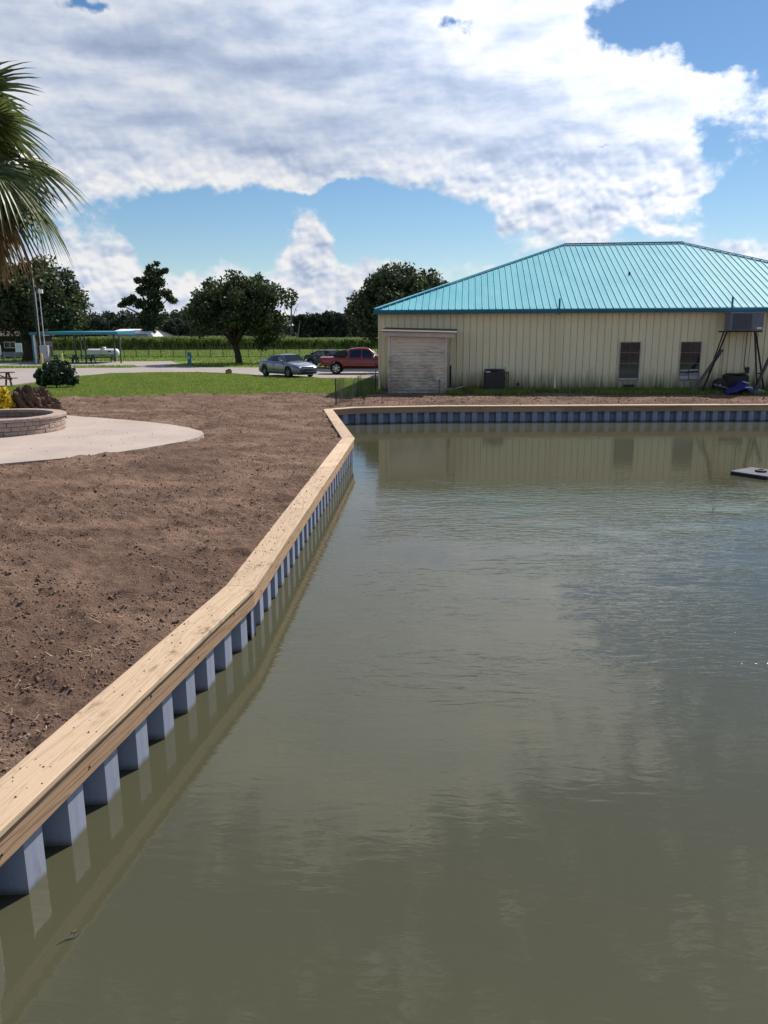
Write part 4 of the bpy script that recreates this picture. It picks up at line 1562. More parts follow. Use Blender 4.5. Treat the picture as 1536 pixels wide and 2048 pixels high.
mb = MB().bar((-.22, -.14, .0), (0, -.14, .36), .03).bar((.22, -.14, .0), (0, -.14, .36), .03).bar((-.22, .14, .0), (0, .14, .36), .03).bar((.22, .14, .0), (0, .14, .36), .03)
mb.build('frame', M_black, hc)
MB().bar((-.30, -.16, .40), (.34, -.16, .22), .025).build('handle', M_galv, hc)

kx, ky = wl(1478, 782, 1.75)[2:]
kb = thing('blue_tarp_cover', 'crumpled bright blue plastic cover lying on the soil below the raised cooler', 'cover', (kx, ky, .06), PHI)
xs = np.linspace(-.62, .58, 26)
ys = np.linspace(-.42, .42, 16)
Xg, Yg = np.meshgrid(xs, ys)
env = np.clip(1 - (Xg / .66) ** 2, 0, 1) * np.clip(1 - (Yg / .46) ** 2, 0, 1)
Zg = env ** .5 * (.30 + .30 * np.exp(-((Xg - .12) / .26) ** 2)) + env ** .5 * .20 * fbm(Xg * 5, Yg * 5, 3, 3)
vv = np.stack([Xg.ravel(), Yg.ravel(), np.maximum(Zg, 0).ravel()], -1)
idx = np.arange(Xg.size).reshape(Xg.shape)
ff = np.stack([idx[:-1, :-1], idx[:-1, 1:], idx[1:, 1:], idx[1:, :-1]], -1).reshape(-1, 4)
obj('sheet', tri_mesh('sheet', vv, ff, M_blue), kb)
MB().bar((-.02, -.38, .57), (.26, -.40, .50), .03, .03).build('rope', M_white, kb)
mb = MB()
for k in range(7):
    mb.box(.10 + k * .042, .13 + k * .042, -.46, -.45, .30 + (k % 2) * .004, .35 + (k % 2) * .004)
mb.build('printed_mark', M_white, kb)
px_, py_ = wl(1510, 783, 1.6)[2:]
dl = MB().lathe([(0, 0.0), (.20, 0.0), (.30, .05), (.33, .10), (.30, .09), (.18, .04), (0, .035)], 24).build('lid_pan', M_pale)
dl.location = (px_ + .05, py_, .12)
dl.rotation_euler = (R(14), R(3), 0)
dl.scale = (1.15, 1, 1)
tag(dl, 'pale green shallow plastic lid lying right of the blue cover', 'lid')
_, jz, jx, jy = wl(1494, 740, .05)
jb = thing('junction_box', 'dark junction box with a thin conduit on the wall under the raised cooler', 'electrical box', (jx, jy, jz), PHI)
MB().cbox(-.08, .08, -.07, .02, -.13, .13, .01).build('box', M_acdark, jb)
MB().tube([(-.10, -.02, 0), (-.16, -.02, .25), (-.14, -.02, 1.9)], .014, 6).build('conduit', M_rust, jb)
MB().tube([(-.10, -.02, -.12), (-.26, -.02, -.13)], .014, 6).build('pipe', M_rust, jb)

# ------------------------------------------------------------------ floating raft
P1 = at(1460.5, 943, -.55)
P2 = at(1521, 952, -.55)
v1 = Vector((P2[0] - P1[0], P2[1] - P1[1], 0))
yawr = math.atan2(v1.y, v1.x)
side = v1.length * 1.2
rf = thing('floating_raft', 'square pale floating pump raft with a black ring on top', 'raft', (P1[0], P1[1], WZ), yawr)
MB().cbox(0, side, 0, side, -.05, .062, .012).build('float', M_plast, rf)
MB().cbox(-.006, side + .006, -.006, side + .006, .063, .088, .010).build('deck', M_raft, rf)
MB().lathe([(.075, .09), (.075, .126), (.085, .138), (.115, .138), (.13, .126), (.13, .09)], 24, 'Z', (side * .56, side * .50, 0)).build('ring', M_plast, rf)
MB().lathe([(0, .096), (.074, .096)], 20, 'Z', (side * .56, side * .50, 0)).build('cap', M_black, rf)

tw = at(137, 1880, WZ)
twg = thing('floating_twig', 'tiny forked twig floating on the water near the bulkhead', 'twig', (tw[0], tw[1], WZ), .6)
MB().tube([(-.06, 0, .004), (-.02, .008, .007), (.03, -.004, .006), (.06, .01, .004)], [.002, .003, .003, .002], 5).build('stem', M_oldwood, twg)
MB().tube([(.01, 0, .006), (.035, .03, .01), (.03, .05, .004)], [.0025, .002, .0015], 5).build('shoot', M_oldwood, twg)
MB().add([(.03, .03, .008), (.05, .035, .012), (.06, .055, .006), (.04, .05, .006)], [(0, 1, 2, 3)]).build('leaf', M_palm_old, twg)

# ------------------------------------------------------------------ chain link fence stub
cp = at(672, 808)
cf = thing('chain_link_fence', 'leaning remnant of chain link fence between the bulkhead corner and the shed', 'fence', (cp[0], cp[1], -.03))
A0 = Vector((0, 0, 0))
B0 = Vector((BX0 - .15 - cp[0], 36.6 - cp[1], 0))
hN = atd(672, 757, cp[1])[2] + .03
MB().tube([(0, 0, 0), (-.01, -.02, hN)], .025, 8).build('post', M_black, cf)
MB().tube([B0, B0 + Vector((0, 0, 1.05))], .022, 8).build('post', M_black, cf)
pm = A0.lerp(B0, .5)
MB().tube([pm, pm + Vector((.04, 0, .98))], .02, 8).build('post', M_black, cf)
mbw = MB()


def netpt(s, z, L):
    b_ = A0.lerp(B0, s / L)
    wob = .10 * math.sin(s * 1.9) * z
    return b_ + Vector((-wob + .05 * math.sin(s * 4.1), .02, z * (1 - .12 * math.sin(s * .9 + .4))))


Lf = (B0 - A0).length
cell = .11
nz = int(.95 / cell)
for sgn in (1, -1):
    s = -nz * cell
    while s < Lf + nz * cell:
        pts = []
        for k in range(0, nz + 1, 2):
            ss = s + sgn * k * cell + (0 if sgn > 0 else nz * cell)
            if 0 <= ss <= Lf:
                pts.append(netpt(ss, .04 + k * cell, Lf))
        if len(pts) > 1:
            mbw.tube(pts, .0026, 3, cap=False)
        s += cell * 1.0
mbw.build('wire_mesh', M_galv if False else mat('old_wire', (0.055, 0.06, 0.06), 0.7, build=mottled(6, .3)), cf)
mbw = MB()
for k in range(15):
    z = .1 + k * .065
    mbw.tube([(.02, .0, z), (.10, .16, z - .03), (.20, .05, z + .03), (.26, .30, z - .02), (.34, .10, z + .02)], .005, 3, cap=False)
for k in range(13):
    mbw.tube([(.02 + k * .027, .05, .05), (.03 + k * .025, .10 + .1 * (k % 2), .55), (.02 + k * .026, .06, 1.02)], .005, 3, cap=False)
mbw.build('wire_roll', MATS['old_wire'], cf)

# ------------------------------------------------------------------ planter, rock, shrubs
pc = (-10.98, 22.05)
PRr = 1.78
pl = thing('stone_planter', 'round raised planter ring of tan retaining wall blocks on the patio', 'planter', (pc[0], pc[1], .035))
rr_ = random.Random(3)


def arc_block(r0, r1, a0, a1, z0, z1, c=.008):
    n_ = max(2, int((a1 - a0) * r1 / .12))
    mb_ = MB()
    vs_, fs_ = [], []
    prof_ = [(r0, z0), (r1 - c, z0), (r1, z0 + c), (r1 + rr_.uniform(-.004, .006), (z0 + z1) / 2), (r1, z1 - c), (r1 - c, z1), (r0, z1)]
    m_ = len(prof_)
    for k in range(n_ + 1):
        a = a0 + (a1 - a0) * k / n_
        for (r_, z_) in prof_:
            j = rr_.uniform(-.004, .004)
            vs_.append(((r_ + j) * math.cos(a), (r_ + j) * math.sin(a), z_))
    for k in range(n_):
        for j in range(m_):
            j2 = (j + 1) % m_
            fs_.append((k * m_ + j, k * m_ + j2, (k + 1) * m_ + j2, (k + 1) * m_ + j))
    fs_.append(tuple(range(m_)))
    fs_.append(tuple(n_ * m_ + j for j in range(m_)))
    return mb_.add(vs_, fs_)


for c_ in range(3):
    a = rr_.uniform(0, .2)
    end = a + 2 * math.pi
    z0 = c_ * .119
    while a < end - .04:
        w_ = rr_.choice([.22, .36, .46]) / PRr
        if end - (a + w_) < .10:
            w_ = end - a
        arc_block(PRr - .24, PRr + rr_.uniform(-.008, .008), a + .0045, a + w_ - .0045, z0 + .005, z0 + .114).build('block', M_stone, pl)
        a += w_
a = 0.1
end = a + 2 * math.pi
while a < end - .04:
    w_ = .56 / PRr
    if end - (a + w_) < .12:
        w_ = end - a
    arc_block(PRr - .30, PRr + .045, a + .0025, a + w_ - .0025, .361, .450, .014).build('cap_stone', M_stone, pl)
    a += w_
MB().lathe([(PRr - .06, .0), (PRr - .06, .355), (PRr - .22, .355), (PRr - .22, .0)], 40).build('core', M_mortar, pl)
mb = MB().lathe([(0, .24), (PRr - .30, .22)], 32)
mb.build('soil_fill', M_dirt, pl)


def leaf_quads(P, size, nrm=None, r=rng, elong=1.7):
    """diamond leaves at P with random facing"""
    N = len(P)
    a = r.normal(size=(N, 3))
    a /= np.linalg.norm(a, axis=1)[:, None]
    b = r.normal(size=(N, 3))
    b -= a * (a * b).sum(1)[:, None]
    b /= np.linalg.norm(b, axis=1)[:, None]
    s = (size * (0.6 + 0.8 * r.random(N)))[:, None]
    v = np.stack([P - a * s * elong / 2, P - b * s / 2 + a * s * .1, P + a * s * elong / 2, P + b * s / 2 + a * s * .1], 1)
    return v.reshape(-1, 3)


def crown_points(n, clumps, rs, rg):
    """points in a cloud of clumps; clumps: (x,y,z,r)"""
    c = np.array(clumps)
    wgt = c[:, 3] ** 2.2
    k = rg.choice(len(c), n, p=wgt / wgt.sum())
    u = rg.normal(size=(n, 3))
    u /= np.linalg.norm(u, axis=1)[:, None]
    rad = rg.random(n) ** 0.45
    rad = np.where(rg.random(n) < .06, rad * 1.25, rad)
    return c[k, :3] + u * (rad * c[k, 3])[:, None] * np.array([1, 1, rs])


def oval_clumps(rx, ry, rz, zc, n, r0, r1, rg, flat=0.0, skew=0.0):
    out = []
    for _ in range(n):
        u = rg.normal(size=3)
        u /= np.linalg.norm(u)
        if u[2] < -0.55:
            u[2] *= .5
        k = 0.45 + 0.48 * rg.random() ** .5
        if rg.random() < .12:
            k *= 1.12
        out.append((u[0] * rx * k + skew * u[2], u[1] * ry * k, zc + u[2] * rz * k, r0 + (r1 - r0) * rg.random()))
    return out


def make_tree(name, label, loc, clumps, nleaf, leaf, trunk, m, bark=M_bark, group=None, seed=1, limbs=9, flat=.85, cat='tree'):
    rg = np.random.default_rng(seed)
    t_ = thing(name, label, cat, loc, 0, group)
    P = crown_points(nleaf, clumps, flat, rg)
    obj('crown', np_mesh('crown', leaf_quads(P, np.full(nleaf, leaf), r=rg), 4, m), t_)
    mb_ = MB()
    (tr, th, lean) = trunk
    base = Vector((0, 0, -.1))
    fork = Vector((lean[0], lean[1], th))
    mb_.tube([base, base + Vector((0, 0, .15)), base.lerp(fork, .5) + Vector((tr * .3, 0, 0)), fork], [tr * 1.6, tr * 1.15, tr, tr * .85], 9)
    cs = [clumps[k] for k in rg.choice(len(clumps), min(limbs, len(clumps)), replace=False)]
    for c_ in cs:
        q = Vector(c_[:3])
        mid = fork.lerp(q, .5) + Vector((rg.normal() * .15, rg.normal() * .15, .25)) * max(.3, tr * 3)
        mb_.tube([fork - Vector((0, 0, tr)), fork.lerp(mid, .5), mid, q], [tr * .62, tr * .5, tr * .36, tr * .12], 6)
    mb_.build('trunk', bark, t_, True)
    return t_


def gpt(px_, Y):
    """ground x for a photo column at depth Y"""
    return atd(px_, 720, Y)[0]


# lava rock
rk = bmesh.new()
bmesh.ops.create_icosphere(rk, subdivisions=5, radius=1.0)
for v in rk.verts:
    p = v.co
    a = np.array([p.x * 2.1 + p.z * 1.3]), np.array([p.y * 2.1 - p.z * 1.1])
    n_ = float(fbm(a[0], a[1], 3, 40)[0])
    n2 = float(fbm(a[0] * 4.5 + p.z * 3, a[1] * 4.5 - p.z * 2, 4, 44, .65)[0])
    f = 1 + .5 * n_ + .75 * n2
    x_, y_, z_ = p.x * .90 * f, p.y * .62 * f, p.z * .92 * f
    if p.x > .2 and z_ > 0:
        z_ *= 1 - .50 * (p.x - .2)
    v.co = (x_, y_, max(z_ + .12, -.05))
me = bpy.data.meshes.new('lava_rock')
rk.to_mesh(me)
rk.free()
me.materials.append(M_rock)
o = obj('lava_rock', me, None, (gpt(62, 25.2), 25.2, .03))
tag(o, 'large rugged reddish brown boulder behind the stone planter', 'rock')

rg = np.random.default_rng(21)
ys_ = make_tree('golden_shrub', 'bright yellow rounded shrub beside the brown boulder', (gpt(-22, 24.6), 24.6, .03),
                oval_clumps(.62, .55, .50, .62, 46, .12, .22, rg), 9000, .055, (.02, .3, (0, 0)), M_yel, cat='shrub', seed=4)
rg = np.random.default_rng(22)
make_tree('dark_shrub', 'dark green glossy shrub at the edge of the lawn and driveway', (gpt(108, 41.6), 41.6, -.03),
          oval_clumps(1.0, .8, .60, .66, 46, .12, .34, rg) + [(0, 0, .5, .5), (.25, 0, 1.18, .24), (.5, .1, 1.02, .2), (-.6, 0, .35, .36), (-1.05, 0, .62, .13), (-.85, 0, .28, .2), (.75, 0, .45, .4), (1.1, 0, .3, .16), (-.2, 0, 1.05, .22), (.02, 0, 1.32, .12)], 6500, .115, (.04, .4, (0, 0)), M_bush, cat='shrub', seed=5)

# ------------------------------------------------------------------ trees
rg = np.random.default_rng(31)
tx = gpt(478, 75.5)
make_tree('live_oak', 'dark rounded live oak standing on the grass left of the silver sedan', (tx, 75.5, -.05),
          oval_clumps(4.8, 4.5, 3.2, 5.0, 130, .5, 1.2, rg) + [(0, 0, 5.2, 2.6), (1.2, 0, 5.0, 2.3), (-1.6, 0, 5.0, 2.3), (2.6, 0, 3.2, 1.5), (-2.0, 0, 6.2, 1.5), (1.2, 0, 7.0, 1.2), (2.2, 0, 8.0, .5), (-2.6, 0, 7.3, .6), (3.6, 0, 2.4, 1.0), (2.4, 0, 1.9, .9), (-3.6, 0, 3.2, 1.0)],
          26000, .20, (.30, 2.0, (-.35, 0)), M_oak, seed=31)
rg = np.random.default_rng(32)
make_tree('live_oak', 'broad dark oak rising behind the left corner of the metal building', (gpt(806, 66.0), 66.0, -.05),
          oval_clumps(4.2, 4.0, 3.3, 4.8, 120, .5, 1.1, rg) + [(0, 0, 4.6, 2.9), (-2.2, 0, 3.8, 2.0), (2.2, 0, 5.5, 2.0)], 25000, .20, (.30, 2.0, (.2, 0)), M_oak2, seed=32)
rg = np.random.default_rng(33)
make_tree('live_oak', 'huge spreading dark oak at the left edge behind the pavilion', (gpt(56, 86), 86, -.05),
          oval_clumps(6.5, 6.0, 4.5, 6.4, 150, .8, 1.7, rg) + [(0, 0, 6.0, 4.2), (-3.5, 0, 5.5, 3.4), (3.4, 0, 5.2, 3.0), (4.4, 0, 3.6, 1.7), (5.6, 0, 7.6, .6), (5.2, 0, 9.0, .55)], 36000, .25, (.55, 2.6, (.3, 0)), M_oak2, seed=33)
rg = np.random.default_rng(34)
tall = []
for (pxx, pyy, r_) in [(300, 535, .9), (318, 528, .7), (288, 545, 1.0), (312, 545, 1.2), (328, 540, .8), (296, 562, 1.5), (315, 565, 1.6), (275, 560, .9), (285, 580, 1.4), (308, 588, 1.8),
                       (330, 585, 1.3), (344, 600, 1.0), (256, 603, 1.2), (268, 596, .9), (246, 610, .8), (285, 608, 1.5), (312, 612, 1.6), (300, 630, 1.9), (284, 640, 1.6), (318, 642, 1.5), (296, 655, 1.8), (338, 595, .9)]:
    p_ = atd(pxx, pyy, 172)
    tall.append((p_[0] - gpt(302, 172), rg.normal() * 1.2, p_[2], r_ * 1.05))
make_tree('tall_tree', 'tall ragged open crowned tree beyond the white barn', (gpt(302, 172), 172, -.05), tall, 9000, .36, (.5, 6.0, (0, 0)), M_oak, seed=34, limbs=14, flat=.75)

# edge trees of the far woodland that stand out from the mass
edge_trees = [(600, 628, 6.6, 2.2, 'slim loose crowned tree beside the bare dead snag'), (662, 618, 8.0, 2.6, 'taller round topped woodland tree above the red pickup'),
              (634, 622, 7.0, 2.0, 'thin pale crowned woodland tree behind the silver sedan'), (210, 634, 7.2, 3.4, 'dark round woodland tree left of the tall ragged tree'), (345, 636, 7.0, 3.0, 'dark low woodland tree between the tall ragged tree and the live oak'),
              (685, 628, 7.4, 2.2, 'small open woodland tree touching the oak behind the building')]
for k, (pxx, pyt, h_, r_, lab) in enumerate(edge_trees):
    rg = np.random.default_rng(50 + k)
    Yd = 196
    zt = atd(pxx, pyt, Yd)[2]
    cl2 = [(rg.normal() * r_ * .5, rg.normal() * r_ * .4, zt - .8 - abs(rg.normal()) * zt * .32, .5 + .7 * rg.random()) for _ in range(26)]
    make_tree('woodland_tree', lab, (gpt(pxx, Yd), Yd, -.05), cl2, 2600, .42, (.22, zt * .55, (0, 0)), M_wood_leaf, seed=60 + k, group='trees along the far woodland edge')

# woodland mass
rg = np.random.default_rng(77)
cl2 = []
for _ in range(900):
    Yd = 198 + 45 * rg.random()
    x_ = -160 + 178 * rg.random()
    top_ = 6.6 + 2.6 * float(fbm(np.array([x_ * .12]), np.array([.5]), 3, 17)[0]) + (1.2 if x_ < -55 else 0) + (Yd - 198) * .035
    z_ = top_ * rg.random() ** .55
    cl2.append((x_, Yd, max(.8, z_), 1.1 + .9 * rg.random()))
P = crown_points(90000, cl2, .9, rg)
o = obj('woodland', np_mesh('woodland', leaf_quads(P, np.full(len(P), .50), r=rg), 4, M_wood_leaf))
tag(o, 'dark green far woodland behind the cane field', 'woodland', kind='stuff')
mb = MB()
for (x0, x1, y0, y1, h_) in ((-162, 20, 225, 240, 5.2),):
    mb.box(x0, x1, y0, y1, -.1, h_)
o = mb.build('woodland_interior', mat('wood_dark', (0.012, 0.017, 0.011), 0.95, build=mottled(.4, .4)))  # near-black green block filling the wood behind the leaves
tag(o, 'dense dark interior of the far woodland', 'woodland', kind='stuff')

# bare snag and leaning pole
sp = gpt(591, 192)
sn = thing('dead_tree', 'bare forked dead tree sticking up from the far woodland', 'tree', (sp, 192, 0))


def P3(px_, py_, Y):
    q = atd(px_, py_, Y)
    return Vector((q[0] - sp, Y - 192, q[2]))


MB().tube([P3(583, 680, 192), P3(582, 640, 192), P3(583, 612, 192), P3(586, 600, 192), P3(594, 581, 192)], [.28, .22, .16, .12, .05], 7).build('trunk', M_bark_grey, sn, True)
for pts_ in ([(583, 612), (577, 606)], [(586, 634), (591, 618), (597, 607)], [(584, 606), (588, 592)], [(591, 618), (594, 622)], [(573, 630), (568, 618), (572, 612)]):
    MB().tube([P3(a, b, 192) for a, b in pts_], [.10 - .03 * k for k in range(len(pts_))], 5).build('branch', M_bark_grey, sn, True)
q0, q1 = atd(594, 680, 190), atd(600, 641, 190)
o = MB().tube([(0, 0, 0), (q1[0] - q0[0], 0, q1[2] - q0[2])], [.16, .11], 7).build('leaning_pole', M_bark_grey)
o.location = (q0[0], 190, q0[2])
tag(o, 'pale slanting bare trunk leaning in front of the far woodland', 'trunk')

# ------------------------------------------------------------------ cane field
rg = np.random.default_rng(88)
n = 9000
x_ = -112 + 126 * rg.random(n)
y_ = 150 + 40 * rg.random(n) ** 1.8
hgt = 1.75 + .55 * fbm(x_ * .15, y_ * .15, 3, 50) + np.where(x_ < -20, .45, 0) + .25 * rg.random(n)
V = []
for k in range(7):
    a = rg.random(n) * 6.283
    z0 = hgt * (.25 + .5 * rg.random(n))
    l_ = .7 + .6 * rg.random(n)
    dx, dy = np.cos(a), np.sin(a)
    w_ = .055
    b = np.stack([x_, y_, z0], -1)
    m_ = b + np.stack([dx * l_ * .25, dy * l_ * .25, np.minimum(l_ * .8, hgt * 1.02 - z0)], -1)
    t_ = m_ + np.stack([dx * l_ * .45, dy * l_ * .45, -l_ * .18], -1)
    sd_ = np.stack([-dy * w_, dx * w_, 0 * dx], -1)
    V.append(np.stack([b - sd_ * .5, b + sd_ * .5, m_ + sd_, m_ - sd_], 1))
    V.append(np.stack([m_ - sd_, m_ + sd_, t_ + sd_ * .15, t_ - sd_ * .15], 1))
V.append(np.stack([np.stack([x_ - .03, y_, 0 * x_ - .05], -1), np.stack([x_ + .03, y_, 0 * x_ - .05], -1), np.stack([x_ + .02, y_, hgt * .75], -1), np.stack([x_ - .02, y_, hgt * .75], -1)], 1))
V = np.concatenate(V, 0)
o = obj('cane_field', np_mesh('cane_field', V.reshape(-1, 3), 4, M_cane))
tag(o, 'tall green cane field behind the black fence', 'crop field', kind='stuff')
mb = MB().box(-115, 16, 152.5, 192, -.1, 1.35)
o = mb.build('cane_understorey', mat('cane_dark_green', (0.05, 0.075, 0.022), 0.95, build=mottled(1.0, .5)))  # dark green block filling the field under the leaf blades
tag(o, 'dense leafy understorey of the cane field', 'crop field', kind='stuff')

# ------------------------------------------------------------------ barn
bxl, bxr = gpt(217, 168), gpt(300, 168)
zr, ze = atd(255, 657.5, 168)[2], atd(255, 666.5, 168)[2]
bn = thing('barn', 'long low barn with a white metal roof beyond the cane', 'barn', (bxl, 168, 0))
Lb = bxr - bxl
e_ = gpt(331, 170) - bxl
MB().add([(-.4, 0, ze - .05), (Lb, 0, ze), (Lb - .3, 7, zr), (.8, 7, zr), (-.4, 0, ze - .2), (Lb, 0, ze - .15), (Lb - .3, 7, zr - .15), (.8, 7, zr - .15)],
         [(0, 1, 2, 3), (4, 7, 6, 5), (0, 4, 5, 1), (1, 5, 6, 2), (2, 6, 7, 3), (3, 7, 4, 0)]).build('roof', M_barnroof, bn)
MB().box(.2, Lb - .3, .3, 12, -.1, ze - .2).build('wall', M_barnwall, bn)
MB().add([(Lb - .28, .3, -.1), (Lb - .28, .3, ze - .1), (Lb - .28, 7, zr - .16), (e_, 12, ze - .9), (e_, 12, -.1)], [(0, 1, 2, 3, 4)]).build('gable_wall', mat('barn_pale', (0.62, 0.62, 0.64), 0.6, build=mottled(.4, .12)), bn)
MB().add([(Lb - .3, 7.02, zr), (e_ + .3, 12, ze - .75), (.8, 12.4, ze - .7), (.8, 7.02, zr)], [(0, 1, 2, 3)]).build('back_slope', M_barnroof, bn)

# ------------------------------------------------------------------ black fence
fa, fb_ = Vector((-46.0, 99.0, -.05)), Vector((4.0, 93.0, -.05))
fd = (fb_ - fa).normalized()
fl = (fb_ - fa).length
nbay = 32
bay = fl / nbay
fn = thing('metal_fence', 'long black metal picket fence between the lawn and the field', 'fence', fa, math.atan2(fd.y, fd.x))
post_me = MB().box(-.035, .035, -.035, .035, 0, 1.42).add([(-.04, -.04, 1.42), (.04, -.04, 1.42), (.04, .04, 1.42), (-.04, .04, 1.42), (0, 0, 1.47)], [(0, 1, 4), (1, 2, 4), (2, 3, 4), (3, 0, 4)]).mesh('post', M_fence)
mb = MB()
for z in (.16, 1.10, 1.32):
    mb.box(.036, bay - .036, -.018, .018, z - .02, z + .02)
rail_me = mb.mesh('rails', M_fence)
mb = MB()
npk = 13
for k in range(1, npk):
    xk = bay * k / npk
    mb.box(xk - .010, xk + .010, -.0095, .0095, .06, 1.36)
pick_me = mb.mesh('pickets', M_fence)
for k in range(nbay + 1):
    obj('post', post_me, fn, (k * bay, 0, 0))
    if k < nbay:
        r_ = obj('rails', rail_me, fn, (k * bay, 0, 0))
        obj('pickets', pick_me, fn, (k * bay, 0, 0))

# ------------------------------------------------------------------ pavilion and its surroundings
PY = 78.0
pv = thing('pavilion', 'open picnic pavilion with a flat teal roof edge on thin posts', 'pavilion', (gpt(155, PY), PY, 0))
px0 = gpt(66, PY) - gpt(155, PY)
px1 = gpt(241, PY) - gpt(155, PY)
pz1, pz0 = atd(155, 664.5, PY)[2], atd(155, 669, PY)[2]
MB().add([(px0, -.2, pz0), (px1, -.2, pz0), (px1 - .3, 6.2, pz0), (px0 + .3, 6.2, pz0), (px0, -.2, pz1), (px1, -.2, pz1), (px1 - .3, 6.2, pz1 + .16), (px0 + .3, 6.2, pz1 + .16)],
         [(3, 2, 1, 0), (4, 5, 6, 7), (0, 1, 5, 4), (1, 2, 6, 5), (2, 3, 7, 6), (3, 0, 4, 7)]).build('roof', M_teal_dark, pv)
MB().box(px0, px1, -.26, -.205, pz0 - .015, pz1 + .02).build('fascia', M_teal, pv)
gx0 = gpt(155, PY)
for (pxx, dy, w_, m_) in ((73, .1, .17, M_white), (69.5, .1, .15, M_teal), (152.5, .1, .13, M_greenwood), (172.5, .2, .13, M_greenwood), (242, .1, .13, M_greenwood), (231, 5.6, .13, M_greenwood), (88, 5.6, .13, M_greenwood), (164, 5.8, .12, M_greenwood)):
    xx_ = gpt(pxx, PY + dy) - gx0
    MB().cbox(xx_ - w_ / 2, xx_ + w_ / 2, dy - w_ / 2, dy + w_ / 2, -.03, pz0 - .002, .012).build('post', m_, pv)


def picnic_table(loc, rz, label, m, L=1.85, group=None):
    t_ = thing('picnic_table', label, 'picnic table', loc, rz, group)
    for k in range(4):
        y0 = -.37 + k * .187
        MB().box(-L / 2, L / 2, y0, y0 + .175, .72, .76).build('top_board', m, t_)
    for s in (-1, 1):
        MB().box(-L / 2, L / 2, s * .68 - .14, s * .68 + .14, .43, .47).build('bench', m, t_)
    for x_ in (-L / 2 + .3, L / 2 - .3):
        mb_ = MB().bar((x_, -.66, 0), (x_, -.22, .72), .07, .09, (1, 0, 0)).bar((x_, .66, 0), (x_, .22, .72), .07, .09, (1, 0, 0))
        mb_.bar((x_, -.78, .40), (x_, .78, .40), .06, .08).bar((x_, -.36, .69), (x_, .36, .69), .06, .06)
        mb_.build('leg_frame', m, t_)
    MB().bar((-L / 2 + .3, 0, .40), (0, 0, .69), .05, .07, (0, 1, 0)).bar((L / 2 - .3, 0, .40), (0, 0, .69), .05, .07, (0, 1, 0)).build('brace', m, t_)
    return t_


picnic_table((gpt(130, 80.5), 80.5, 0), R(4), 'long dark green picnic table under the pavilion left of the white tank', M_greenwood, 2.4, 'picnic tables under the pavilion')
picnic_table((gpt(164, 79.8), 79.8, 0), R(-3), 'dark green picnic table under the middle pavilion posts', M_greenwood, 1.9, 'picnic tables under the pavilion')
picnic_table((gpt(206, 81.0), 81.0, 0), R(2), 'dark green picnic table below the white tank on the right of the pavilion', M_greenwood, 2.6, 'picnic tables under the pavilion')
picnic_table((gpt(-12, 42.6), 42.6, -.02), R(38), 'brown wooden picnic table cut by the left edge on the driveway', M_picnic, 1.8)

# tank
TY = 88.0
tz = atd(207, 706, TY)[2]
tr_ = (atd(207, 697.5, TY)[2] - atd(207, 714.5, TY)[2]) / 2
tl = (gpt(240, TY) - gpt(174, TY))
tk = thing('propane_tank', 'long white horizontal gas tank behind the pavilion', 'tank', (gpt(207, TY), TY, 0))
pr = []
for k in range(7):
    a = math.pi / 2 * k / 6
    pr.append((tr_ * math.sin(a), -tl / 2 + tr_ * .7 * (1 - math.cos(a))))
pr2 = [(r_, -h_) for r_, h_ in reversed(pr)]
MB().lathe(pr + pr2, 24, 'X', (0, 0, tz)).build('shell', M_tank, tk, True)
MB().lathe([(0, .30), (.20, .28), (.24, .2), (.24, 0)], 14, 'Z', (.15, 0, tz + tr_ - .1)).build('dome', M_tank, tk, True)
MB().lathe([(tr_ + .01, -.02), (tr_ + .01, .02)], 24, 'X', (-.1, 0, tz)).build('seam', M_galv, tk)
for s in (-1, 1):
    MB().box(s * tl * .32 - .12, s * tl * .32 + .12, -.4, .4, -.05, tz - tr_ * .80).build('saddle', M_galv, tk)
MB().box(.75, 1.05, -tr_ - .005, -tr_ + .04, tz + .12, tz + .24).build('placard', M_acdark, tk)

# lamp pole, cabinet, mast
LY = 77.0
lx = gpt(81, LY)
lp = thing('light_pole', 'tall slim black pole with a small rusty lamp head by the pavilion', 'light pole', (lx, LY, 0))
zt = atd(72, 527, LY)[2]
MB().tube([(0, 0, -.05), (0, 0, zt * .5), (0, 0, zt)], [.14, .115, .09], 10).build('pole', M_cfibre, lp, True)
MB().cbox(-.14, .14, -.16, .16, zt, zt + .22, .04).build('lamp_head', M_lamp, lp)
MB().tube([(.17, -.05, .5), (.17, -.05, zt * .72)], .035, 6).build('conduit', M_white, lp)
MB().lathe([(.26, -.05), (.26, .45), (.20, .52), (.15, .52)], 14).build('base', mat('pole_base', (.10, .05, .035), .8, build=mottled(4, .3)), lp)
CY = 76.2
cb = thing('utility_cabinet', 'grey metal utility cabinet on a block beside the light pole', 'cabinet', (gpt(91, CY), CY, 0))
c0, c1 = atd(91, 719, CY)[2], atd(91, 691, CY)[2]
MB().cbox(-.39, .39, -.22, .22, c0, c1, .02).build('case', M_cab, cb)
MB().box(-.34, .34, -.232, -.221, c0 + .06, c1 - .06).build('door', M_cab, cb)
MB().box(.24, .28, -.25, -.233, (c0 + c1) / 2 - .08, (c0 + c1) / 2 + .06).build('handle', M_black, cb)
MB().box(-.5, .55, -.30, .30, -.05, c0 - .002).build('plinth', M_road, cb)
ms = thing('service_mast', 'thin white mast with a small white box above the grey cabinet', 'mast', (gpt(92.5, CY + .5), CY + .5, 0))
zt = atd(86, 577, CY + .5)[2]
MB().tube([(0, 0, 0), (-.02, 0, zt)], .035, 6).build('pole', M_white, ms)
zb_ = atd(87, 583, CY + .5)[2]
MB().cbox(-.06, .30, -.12, .12, zb_ - .18, zb_ + .18, .02).build('box', M_white, ms)
